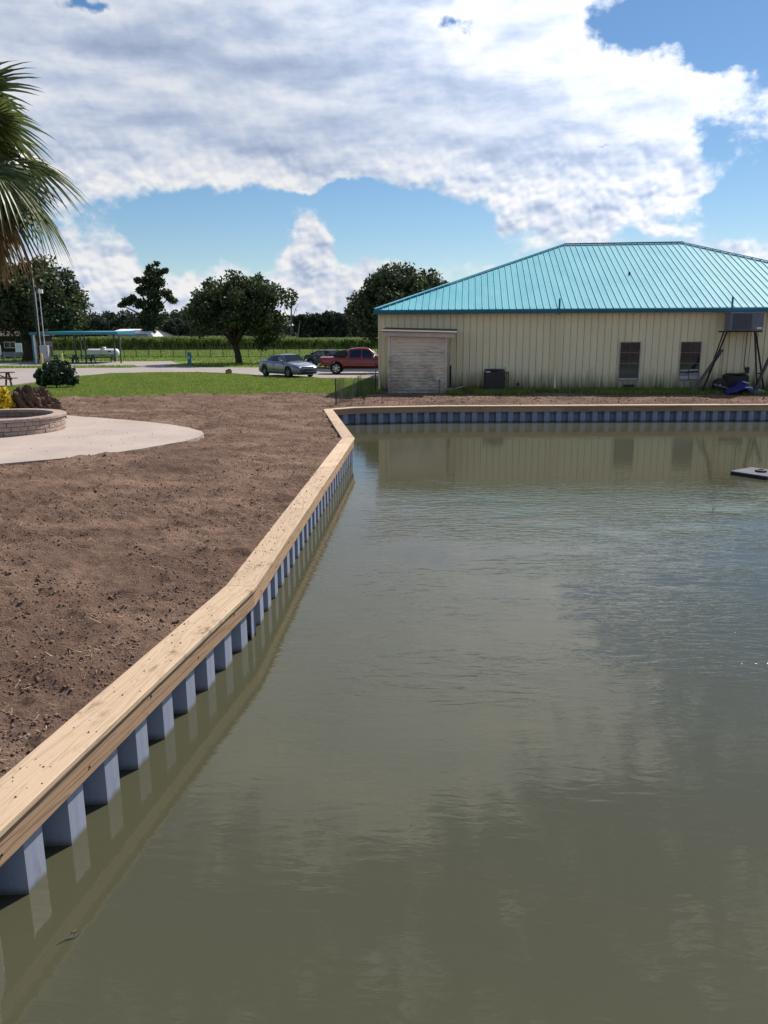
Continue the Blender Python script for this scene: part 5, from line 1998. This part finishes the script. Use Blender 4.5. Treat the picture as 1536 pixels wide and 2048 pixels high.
for (pxx, Y_, lab) in ((84, 73.5, 'short pale yellow bollard in front of the black light pole'), (124.5, 73.5, 'short pale yellow bollard next to the small teal post')):
    o = MB().lathe([(.10, -.05), (.10, .98), (.08, 1.05), (0, 1.08)], 12).build('bollard', M_yellow, None, True)
    o.location = (gpt(pxx, Y_), Y_, -.03)
    tag(o, lab, 'bollard', 'yellow bollards')


def teal_post(pxx, yb_px, yt_px, w_, label, Y_):
    z1 = atd(pxx, yt_px, Y_)[2]
    t_ = thing('utility_pedestal', label, 'post', (gpt(pxx, Y_), Y_, -.03))
    MB().cbox(-w_ / 2, w_ / 2, -w_ / 2, w_ / 2, 0, z1, .02).build('shaft', M_teal, t_)
    MB().cbox(-w_ / 2 - .02, w_ / 2 + .02, -w_ / 2 - .02, w_ / 2 + .02, z1 + .001, z1 + .07, .02).build('cap', M_teal, t_)
    MB().box(-w_ / 4, w_ / 4, -w_ / 2 - .012, -w_ / 2 - .001, z1 * .55, z1 * .68).build('plate', M_white, t_)


teal_post(379, 729, 705.5, .30, 'slim teal utility post on the grass left of the live oak', 73.0)
teal_post(122.5, 727, 709, .26, 'short teal utility post in front of the pavilion tables', 75.0)

# signs
def sign(pxx, pyt, pyb, Y_, wd, lean, label, rz):
    z1, z0 = atd(pxx, pyt, Y_)[2], atd(pxx, pyb, Y_)[2]
    t_ = thing('notice_sign', label, 'sign', (gpt(pxx, Y_), Y_, -.03), rz)
    MB().cbox(-wd / 2, wd / 2, -.02, .01, z0, z1, .006).build('panel', M_sign, t_)
    mb_ = MB()
    rr = random.Random(int(pxx) + 5)
    rows = 7
    for k in range(rows):
        zz = z1 - (z1 - z0) * (k + .8) / (rows + .6)
        x_ = -wd / 2 + .06 + rr.random() * .06
        while x_ < wd / 2 - .10:
            l_ = rr.uniform(.05, .13)
            mb_.box(x_, min(x_ + l_, wd / 2 - .05), -.0245, -.0205, zz - .022, zz + .022)
            x_ += l_ + .03
    mb_.build('lettering', M_signtext, t_)
    MB().bar((0, .03, 0), (0, .03, z1 - .05), .05, .03, (0, 1, 0)).build('post', M_greenwood if not lean else M_white, t_)
    return t_


sign(40, 685.5, 703.5, 69.5, .62, 0, 'small white and teal notice sign on a thin post', R(-6))
sign(-3.5, 690, 709, 69.0, .62, 1, 'white and teal sign cut off by the left edge of the photo', R(20))

# house under the oak
hY = 97.0
hx0, hx1 = gpt(-160, hY), gpt(54, hY)
hs = thing('brown_house', 'dark brown house with a white framed window in the shade of the big oak', 'house', (hx1, hY, 0))
hl = hx1 - hx0
hz = atd(30, 672, hY)[2]
MB().box(-hl, 0, 0, 8, -.1, hz).build('wall', M_house, hs)
MB().add([(-hl - .4, -.6, hz), (.4, -.6, hz), (.4, 8.6, hz), (-hl - .4, 8.6, hz), (-hl - .4, 4, hz + 2.2), (.4, 4, hz + 2.2)], [(0, 1, 5, 4), (2, 3, 4, 5), (1, 2, 5), (3, 0, 4), (0, 3, 2, 1)]).build('roof', M_shedroof, hs)
for (a, b, yt, yb_) in ((13, 34, 684.5, 695),):
    xa, xb = gpt(a, hY) - hx1, gpt(b, hY) - hx1
    za, zb2 = atd(20, yb_, hY)[2], atd(20, yt, hY)[2]
    wn_ = MB().box(xa, xb, -.03, -.002, za, zb2).build('window', M_glass, hs)
    mb = MB()
    for (p0, p1, q0_, q1_) in ((xa - .06, xa, za - .06, zb2 + .06), (xb, xb + .06, za - .06, zb2 + .06), (xa, xb, zb2, zb2 + .06), (xa, xb, za - .06, za), ((xa + xb) / 2 - .03, (xa + xb) / 2 + .03, za, zb2)):
        mb.box(p0, p1, -.07, -.032, q0_, q1_)
    mb.build('frame', M_white, wn_)
MB().box(gpt(8, hY) - hx1 - .06, gpt(8, hY) - hx1 + .06, -.9, -.78, 0, hz).build('porch_post', M_white, hs)
bY = 88.5
bn2 = thing('slatted_bench', 'long grey slatted bench in the shade in front of the brown house', 'bench', (gpt(29, bY), bY, -.03))
w_ = (gpt(53, bY) - gpt(4, bY)) / 2
for k in range(4):
    MB().box(-w_, w_, .22, .25, .46 + k * .13, .56 + k * .13).build('back_slat', M_cab, bn2)
for k in range(3):
    MB().box(-w_, w_, -.25 + k * .15, -.13 + k * .15, .42, .45).build('seat_slat', M_cab, bn2)
for x_ in (-w_ + .15, 0, w_ - .15):
    MB().box(x_ - .04, x_ + .04, .26, .32, 0, .98).build('leg', M_cab, bn2)
    MB().box(x_ - .04, x_ + .04, -.24, -.18, 0, .418).build('leg', M_cab, bn2)

# tan block by the road
bp_ = at(457.5, 746.5)
o = MB().cbox(-.22, .22, -.14, .14, 0, .27, .03).box(-.08, .16, -.12, .12, .271, .33).build('concrete_block', M_block)
o.location = (bp_[0], bp_[1], -.02)
o.rotation_euler = (0, 0, R(12))
tag(o, 'small tan block lying at the driveway edge left of the silver sedan', 'block')

# ------------------------------------------------------------------ vehicles
def interp(xs_, pts_):
    return np.interp(xs_, [p[0] for p in pts_], [p[1] for p in pts_])


def wheel(parent, x, y, r, wd, rimm, spokes=5):
    s = 1 if y > 0 else -1
    w_ = thing('wheel', None, None, (x, y, r))
    w_.parent = parent
    MB().lathe([(r * .66, -wd / 2), (r * .93, -wd / 2), (r, -wd / 2 + .03), (r, wd / 2 - .03), (r * .93, wd / 2), (r * .66, wd / 2), (r * .66, -wd / 2)], 26, 'Y').build('tyre', M_rubber, w_, True)
    mb_ = MB().lathe([(r * .665, -wd / 2 + .01), (r * .665, wd / 2 - .01)], 26, 'Y')
    mb_.lathe([(r * .665, s * (wd / 2 - .008)), (r * .58, s * (wd / 2 - .03)), (r * .58, s * (wd / 2 - .06))], 26, 'Y')
    for k in range(spokes):
        a = 2 * math.pi * k / spokes + .3
        c0_ = Vector((math.cos(a) * r * .08, s * (wd / 2 - .035), math.sin(a) * r * .08))
        c1_ = Vector((math.cos(a + .10) * r * .64, s * (wd / 2 - .03), math.sin(a + .10) * r * .64))
        mb_.bar(c0_, c1_, r * .16, .03, (0, 1, 0))
    mb_.lathe([(0, s * (wd / 2 - .012)), (r * .15, s * (wd / 2 - .015)), (r * .17, s * (wd / 2 - .05))], 12, 'Y')
    mb_.build('rim', rimm, w_)
    MB().lathe([(0, s * (wd / 2 - .085)), (r * .6, s * (wd / 2 - .085))], 20, 'Y').build('brake_disc', M_rimdark, w_)
    return w_


def loft_body(root, name, m, xs_, zb, zbelt, ztop, wd, wheels, Rw, wz, crown=.02):
    """lower body with real wheel openings"""
    ring = []
    for x in xs_:
        b, be, tp, w_ = (float(interp(x, c)) for c in (zb, zbelt, ztop, wd))
        arch = b
        for xw_ in wheels:
            q = Rw ** 2 - (x - xw_) ** 2
            if q > 0:
                arch = max(arch, wz + math.sqrt(q))
        arch = min(arch, be - .06)
        side_lo = max(arch, b + .10)
        pts_ = [(0, arch), (w_ * .90, arch), (w_ * .975, max(arch, b + .015) + .004), (w_ * 1.0, side_lo + .008), (w_ * 1.008, max(side_lo + .012, (b + be) / 2)), (w_ * .992, be - .07), (w_ * .972, be), (w_ * .93, be + (tp - be) * .45 + .004), (w_ * .80, tp - .012), (w_ * .45, tp + crown * .7), (0, tp + crown)]
        ring.append([(x, y_, z_) for y_, z_ in pts_])
    n_ = len(ring[0])
    mb_ = MB()
    full = []
    for r_ in ring:
        full.append(r_ + [(x, -y_, z_) for (x, y_, z_) in reversed(r_[1:-1])])
    k_ = len(full[0])
    vs_ = [p for r_ in full for p in r_]
    fs_ = []
    for i in range(len(full) - 1):
        for j in range(k_):
            j2 = (j + 1) % k_
            fs_.append((i * k_ + j, i * k_ + j2, (i + 1) * k_ + j2, (i + 1) * k_ + j))
    fs_.append(tuple(range(k_)))
    fs_.append(tuple((len(full) - 1) * k_ + j for j in range(k_)))
    mb_.add(vs_, fs_)
    o_ = mb_.build(name, m, root, True)
    return o_


def quad_panel(pts_, m, name, parent, off=.004):
    """thin pane following four or more corner points, slightly proud"""
    p = [Vector(q) for q in pts_]
    n_ = (p[1] - p[0]).cross(p[2] - p[0]).normalized()
    vs_ = [q + n_ * off for q in p] + [q - n_ * .004 for q in p]
    k = len(p)
    fs_ = [tuple(range(k)), tuple(reversed(range(k, 2 * k)))] + [(i, (i + 1) % k, k + (i + 1) % k, k + i) for i in range(k)]
    return MB().add(vs_, fs_).build(name, m, parent)


def shrink(pts_, f):
    c = sum((Vector(q) for q in pts_), Vector()) / len(pts_)
    return [Vector(q).lerp(c, f) for q in pts_]


def sedan(label, loc, rz, paint, group=None):
    t_ = thing('sedan', label, 'car', loc, rz, group)
    xs_ = sorted(set(np.round(np.concatenate([np.linspace(-2.44, 2.44, 52), -1.40 + .38 * np.cos(np.linspace(0, np.pi, 17)), 1.43 + .38 * np.cos(np.linspace(0, np.pi, 17))]), 4)))
    zb = [(-2.44, .40), (-2.36, .27), (-2.0, .21), (2.0, .19), (2.34, .20), (2.44, .30)]
    zbelt = [(-2.44, .80), (-2.36, .90), (-1.6, .96), (-.2, .92), (1.0, .87), (1.9, .76), (2.3, .66), (2.44, .54)]
    ztop = [(-2.44, .82), (-2.38, .98), (-2.2, 1.06), (-1.7, 1.08), (-.2, 1.0), (.95, .98), (1.4, .93), (1.9, .84), (2.25, .74), (2.44, .56)]
    wd = [(-2.44, .70), (-2.36, .80), (-2.1, .88), (-1.4, .925), (0, .915), (1.4, .925), (2.0, .88), (2.3, .78), (2.44, .62)]
    body = loft_body(t_, 'body', paint, xs_, zb, zbelt, ztop, wd, (-1.40, 1.43), .385, .335)
    # cabin: roof shell on pillars, panes between
    roofx = np.linspace(-1.78, 1.02, 24)
    zr_ = [(-1.78, 1.08), (-1.35, 1.23), (-.95, 1.34), (-.5, 1.42), (-.1, 1.445), (.2, 1.435), (.4, 1.39), (.7, 1.20), (1.02, .98)]
    vs_, fs_ = [], []
    for x in roofx:
        z = float(interp(x, zr_))
        bw = float(interp(x, [(-1.78, .76), (-1.0, .83), (.4, .84), (1.02, .78)]))
        k = max(0.0, (z - .95) / .50)
        tw = bw - .25 * k
        zlo = float(interp(x, [(-1.78, 1.0), (1.02, .90)]))
        row = [(bw, zlo), (bw - .02 - .20 * k, zlo + (z - zlo) * .86), (tw - .04, zlo + (z - zlo) * .97), (tw * .55, z + .012), (0, z + .02)]
        row = row + [(-a, b) for a, b in reversed(row[:-1])]
        vs_ += [(x, a, b) for a, b in row]
    kk = 9
    for i in range(len(roofx) - 1):
        for j in range(kk - 1):
            fs_.append((i * kk + j, i * kk + j + 1, (i + 1) * kk + j + 1, (i + 1) * kk + j))
    MB().add(vs_, fs_).build('cabin', paint, t_, True)

    def cab(x, f, side_):
        """point on the cabin side"""
        z = float(interp(x, zr_))
        bw = float(interp(x, [(-1.78, .76), (-1.0, .83), (.4, .84), (1.02, .78)]))
        k = max(0.0, (z - .95) / .50)
        zlo = float(interp(x, [(-1.78, 1.0), (1.02, .90)]))
        y_ = bw + (-.02 - .20 * k) * f / .86
        return Vector((x, side_ * (y_ + .006), zlo + (z - zlo) * f))
    for s in (-1, 1):
        for (xa, xb, nm) in ((-.28, .78, 'front_window'), (-1.30, -.34, 'rear_window')):
            pts_ = [cab(x, .10, s) for x in np.linspace(xa, xb, 5)] + [cab(x, .80, s) for x in np.linspace(xb - (.26 if xb > 0 else 0), xa + (.32 if xa < -1 else 0), 5)]
            k = len(pts_)
            vs2 = [p for p in pts_] + [p - Vector((0, s * .012, 0)) for p in pts_]
            MB().add(vs2, [tuple(range(k))] + [(i, (i + 1) % k, k + (i + 1) % k, k + i) for i in range(k)]).build(nm, M_carglass, t_)
        mb_ = MB().cbox(.62, .80, s * .90 - .02 if s > 0 else -1.02, 1.02 if s > 0 else -.88, .95, 1.07, .03)
        mb_.build('mirror', paint, t_)
        for xh in (-.95, .15):
            MB().box(xh, xh + .20, s * .923 - .012, s * .923 + .012, .80, .825).build('door_handle', M_chrome, t_)
        for xd in (-1.05, -.30, .92):
            mbd = MB()
            mbd.box(xd - .006, xd + .006, s * .921 - .008, s * .921 + .008, .34, .88)
            mbd.build('door_seam', M_black, t_)
        MB().add([Vector(q) for q in ((2.30, s * .45, .68), (2.24, s * .70, .70), (2.00, s * .86, .73), (2.02, s * .87, .66), (2.28, s * .74, .61), (2.35, s * .46, .60))], [(0, 1, 4, 5), (1, 2, 3, 4)]).build('headlight', M_lens, t_)
        MB().box(-2.45, -2.2, s * .62 - .2, s * .62 + .2, .80, .90).build('tail_light', M_lamp_red, t_)
    ws = [Vector((.96, .72, 1.0)), Vector((.96, -.72, 1.0)), Vector((.44, -.58, 1.372)), Vector((.44, .58, 1.372))]
    n_ = Vector((.6, 0, .75))
    MB().add([p + n_ * .055 for p in ws] + [p for p in ws], [(0, 1, 2, 3), (0, 4, 5, 1), (1, 5, 6, 2), (2, 6, 7, 3), (3, 7, 4, 0)]).build('windscreen', M_carglass, t_)
    rs_ = [Vector((-1.72, .66, 1.11)), Vector((-1.72, -.66, 1.11)), Vector((-.90, -.56, 1.36)), Vector((-.90, .56, 1.36))]
    n_ = Vector((-.3, 0, .9))
    MB().add([p + n_ * .04 for p in rs_] + [p for p in rs_], [(0, 1, 2, 3), (0, 4, 5, 1), (1, 5, 6, 2), (2, 6, 7, 3), (3, 7, 4, 0)]).build('back_window', M_carglass, t_)
    # face: grille, lower intake, plate bar, splitter
    MB().add([(2.335, -.44, .66), (2.335, .44, .66), (2.455, .50, .50), (2.455, -.50, .50), (2.47, -.46, .42), (2.47, .46, .42)], [(0, 1, 2, 3), (3, 2, 5, 4)]).build('grille', M_plast, t_)
    MB().bar((2.36, -.46, .672), (2.36, .46, .672), .05, .04).build('grille_bar', M_chrome, t_)
    MB().cbox(2.36, 2.46, -.62, .62, .26, .36, .02).build('lower_intake', M_plast, t_)
    for s in (-1, 1):
        MB().add([(2.27, s * .80, .46), (2.40, s * .56, .46), (2.41, s * .56, .34), (2.28, s * .80, .36)], [(0, 1, 2, 3)]).build('fog_recess', M_plast, t_)
    MB().cbox(2.24, 2.50, -.76, .76, .185, .215, .012).build('lip', M_silver if paint is M_silver else M_plast, t_)
    MB().box(-2.0, 2.1, -.80, .80, .19, .30).build('underbody', M_black, t_)
    for x_ in (-1.40, 1.43):
        for s in (-1, 1):
            wheel(t_, x_, s * .81, .335, .22, M_rim if paint is M_blackcar else mat('grey_alloy', (0.2, 0.2, 0.21), 0.35, metal=0.7, build=mottled(6, .15)))
    return t_


sedan('silver sedan parked at the grass edge facing right', (-6.35, 52.1, -.022), R(-50), M_silver)
bxk = gpt(660, 65.5)
sedan('black sedan half hidden behind the red pickup', (bxk, 65.8, -.03), R(-42), M_blackcar)


def pickup(label, loc, rz):
    t_ = thing('pickup_truck', label, 'truck', loc, rz)
    xs_ = sorted(set(np.round(np.concatenate([np.linspace(-2.65, 2.62, 54), -1.55 + .47 * np.cos(np.linspace(0, np.pi, 17)), 1.75 + .47 * np.cos(np.linspace(0, np.pi, 17))]), 4)))
    zb = [(-2.65, .62), (-2.0, .50), (2.3, .46), (2.62, .50)]
    zbelt = [(-2.65, 1.06), (-.75, 1.07), (-.7, 1.05), (1.2, 1.03), (2.3, .98), (2.62, .80)]
    ztop = [(-2.65, 1.17), (-.72, 1.18), (-.7, 1.14), (1.1, 1.14), (1.6, 1.12), (2.3, 1.06), (2.62, .90)]
    wd = [(-2.65, .86), (-2.58, .91), (-1.5, .945), (1.8, .945), (2.35, .90), (2.62, .78)]
    loft_body(t_, 'body', M_redcar, xs_, zb, zbelt, ztop, wd, (-1.55, 1.75), .475, .40, .01)
    zr_ = [(-.78, 1.10), (-.70, 1.62), (-.55, 1.74), (0, 1.79), (.6, 1.775), (.80, 1.70), (1.45, 1.12)]
    roofx = np.array([-.78, -.74, -.70, -.55, -.3, 0, .3, .6, .7, .8, 1.0, 1.2, 1.45])
    vs_, fs_ = [], []

    def row(x):
        z = float(interp(x, zr_))
        k = max(0.0, (z - 1.1) / .68)
        zlo = 1.02
        r_ = [(.895, zlo), (.895 - .16 * k, zlo + (z - zlo) * .88), (.85 - .18 * k, zlo + (z - zlo) * .98), (.45, z + .01), (0, z + .015)]
        return r_ + [(-a, b) for a, b in reversed(r_[:-1])]
    for x in roofx:
        vs_ += [(x, a, b) for a, b in row(x)]
    for i in range(len(roofx) - 1):
        for j in range(8):
            fs_.append((i * 9 + j, i * 9 + j + 1, (i + 1) * 9 + j + 1, (i + 1) * 9 + j))
    fs_.append(tuple(range(9)))
    MB().add(vs_, fs_).build('cab', M_redcar, t_, True)
    for s in (-1, 1):
        def cab(x, f):
            z = float(interp(x, zr_))
            k = max(0.0, (z - 1.1) / .68)
            return Vector((x, s * (.895 - .16 * k * f / .88 + .006), 1.02 + (z - 1.02) * f))
        for (pp, nm) in (([(.26, .14), (1.16, .20), (.78, .84), (.26, .84)], 'front_window'), ([(-.62, .14), (.18, .14), (.18, .84), (-.55, .84)], 'rear_window')):
            pts_ = [cab(*q) for q in pp]
            vs2 = pts_ + [p - Vector((0, s * .015, 0)) for p in pts_]
            MB().add(vs2, [(0, 1, 2, 3)] + [(i, (i + 1) % 4, 4 + (i + 1) % 4, 4 + i) for i in range(4)]).build(nm, M_carglass, t_)
        MB().cbox(1.02, 1.18, .93 if s > 0 else -1.12, 1.12 if s > 0 else -.93, 1.12, 1.30, .03).build('mirror', M_chrome, t_)
        for xh in (-.50, .36):
            MB().box(xh, xh + .2, s * .953 - .015, s * .953 + .015, .94, .975).build('door_handle', M_redcar, t_)
        for xd in (-.72, .22, 1.18):
            MB().box(xd - .008, xd + .008, s * .951 - .009, s * .951 + .009, .58, 1.0).build('door_seam', M_black, t_)
        MB().cbox(-2.67, -2.55, s * .80 - .10, s * .80 + .10, .82, 1.10, .02).build('tail_light', M_lamp_red, t_)
        MB().cbox(2.42, 2.60, s * .68 - .16, s * .68 + .16, .78, .95, .03).build('headlight', M_lens, t_)
        MB().bar((-1.0, s * .90, .40), (1.2, s * .90, .40), .07, .05).build('side_step', M_plast, t_)
        # wheel arch flares
        for xw_ in (-1.55, 1.75):
            pts_ = [Vector((xw_ + .50 * math.cos(a), s * .955, .40 + .50 * math.sin(a))) for a in np.linspace(.15, math.pi - .15, 12)]
            MB().tube(pts_, .035, 6).build('arch_flare', M_redcar, t_, True)
    ws = [Vector((1.40, .78, 1.16)), Vector((1.40, -.78, 1.16)), Vector((.86, -.66, 1.65)), Vector((.86, .66, 1.65))]
    n_ = Vector((.7, 0, .7))
    MB().add([p + n_ * .03 for p in ws] + ws, [(0, 1, 2, 3), (0, 4, 5, 1), (1, 5, 6, 2), (2, 6, 7, 3), (3, 7, 4, 0)]).build('windscreen', M_carglass, t_)
    MB().box(-.80, -.76, -.62, .62, 1.24, 1.62).build('back_window', M_carglass, t_)
    # dark cover humped over the front of the bed
    MB().add([(-1.75, .70, 1.19), (-1.75, -.70, 1.19), (-1.5, -.70, 1.55), (-1.5, .70, 1.55), (-.86, .72, 1.19), (-.86, -.72, 1.19), (-.86, -.72, 1.66), (-.86, .72, 1.66)],
             [(0, 1, 2, 3), (4, 7, 6, 5), (0, 3, 7, 4), (1, 5, 6, 2), (3, 2, 6, 7)]).build('bed_cover', M_plast, t_)
    MB().cbox(-2.82, -2.64, -.88, .88, .52, .70, .03).build('rear_bumper', M_chrome, t_)
    MB().cbox(2.56, 2.72, -.88, .88, .50, .76, .05).build('front_bumper', M_redcar, t_)
    MB().box(-2.0, 2.2, -.55, .55, .38, .56).build('underbody', M_black, t_)
    for x_ in (-1.55, 1.75):
        for s in (-1, 1):
            wheel(t_, x_, s * .80, .40, .27, M_rim, 6)
    return t_


twx, twy = at(673, 748)
pickup('red crew cab pickup truck partly hidden by the building corner', (twx + 1.55, twy + .95, -.022), R(-2))

# ------------------------------------------------------------------ palm
PYm = 13.4
pmx = atd(-122, 275, PYm)[0]
pmz = atd(-122, 275, PYm)[2]
pmt = thing('fan_palm', 'tall fan palm at the left edge with drooping browned lower fronds', 'palm tree', (pmx, PYm, -.08))
mb = MB()
pts_, rad_ = [], []
for k in range(26):
    f = k / 25
    pts_.append((-1.15 * (1 - f) ** 1.4, 0, f * (pmz + .1)))
    rad_.append((.26 - .06 * f) * (1.0 + (.06 if k % 2 else -.03)) * (1.5 if k == 0 else 1))
mb.tube(pts_, rad_, 14)
mb.build('trunk', M_bark, pmt, True)
rp = random.Random(12)


def fan_leaf(direction, up_, plen, brad, nbl, droop, m, spread=2.5, fold=.35, name='frond'):
    """one palmate leaf: petiole and many narrow blades that fold and droop"""
    d = Vector(direction).normalized()
    base = Vector((.0, 0, pmz + .05))
    side_ = d.cross(Vector((0, 0, 1)))
    if side_.length < .05:
        side_ = Vector((1, 0, 0))
    side_.normalize()
    nrm = side_.cross(d).normalized()
    pet = []
    for k in range(6):
        f = k / 5
        pet.append(base + d * plen * f + Vector((0, 0, -1)) * droop * .35 * plen * f * f)
    tip = pet[-1]
    dd_ = (pet[-1] - pet[-2]).normalized()
    side_ = dd_.cross(Vector((0, 0, 1))).normalized() if abs(dd_.z) < .98 else side_
    roll = rp.uniform(-.9, .9)
    nrm = side_.cross(dd_).normalized()
    s2 = side_ * math.cos(roll) + nrm * math.sin(roll)
    nrm = s2.cross(dd_).normalized()
    V_ = []
    for j in range(nbl):
        a = spread * ((j + .5) / nbl - .5) * 2
        if abs(a) > 2.7:
            continue
        dirb = (dd_ * math.cos(a) + s2 * math.sin(a)).normalized()
        perp = (s2 * math.cos(a) - dd_ * math.sin(a)).normalized()
        L_ = brad * (1.0 - .22 * abs(a) / 2.5) * rp.uniform(.88, 1.08)
        wmax = L_ * .034
        seg = 6
        prev = None
        sag = droop * rp.uniform(.7, 1.3)
        for k in range(seg + 1):
            f = k / seg
            c_ = tip + dirb * L_ * f + nrm * (fold * L_ * (f - f * f) * .6) + Vector((0, 0, -1)) * sag * L_ * .55 * max(0, f - .30) ** 1.6
            ww = wmax * min(1.0, .35 + f * 2.2) * (1 - max(0, f - .5) / .5) ** .8 + .0012
            fo = nrm * (ww * .55)
            row_ = (c_ - perp * ww + fo, c_, c_ + perp * ww + fo)
            if prev:
                V_ += [prev[0], prev[1], row_[1], row_[0], prev[1], prev[2], row_[2], row_[1]]
            prev = row_
    me_ = np_mesh(name, np.array([tuple(q) for q in V_]), 4, m)
    fr = obj(name, me_, pmt)
    MB().tube(pet, [.022, .018, .015, .013, .011, .009], 5).build('stalk', M_stalk, fr)
    return fr


for k in range(36):
    a = k * 2.39996
    f = (k + .5) / 36
    elv = math.radians(78 - 118 * f ** .95) + rp.uniform(-.12, .12)
    d = (math.cos(elv) * math.cos(a), math.cos(elv) * math.sin(a), math.sin(elv))
    old = f > .88
    fan_leaf(d, 1, rp.uniform(.75, 1.15), rp.uniform(.92, 1.2), 46, .35 + .75 * f + (0.5 if old else 0), M_palm_old if old and rp.random() < .75 else M_palm)
# hanging skirt of old leaves
for k in range(7):
    a = k * 2.39996 + .4
    d = (math.cos(a) * .55, math.sin(a) * .55, -.83)
    fan_leaf(d, 1, rp.uniform(.7, 1.0), rp.uniform(.7, .95), 30, 1.5, M_palm_old, 1.7, .2, 'dead_frond')
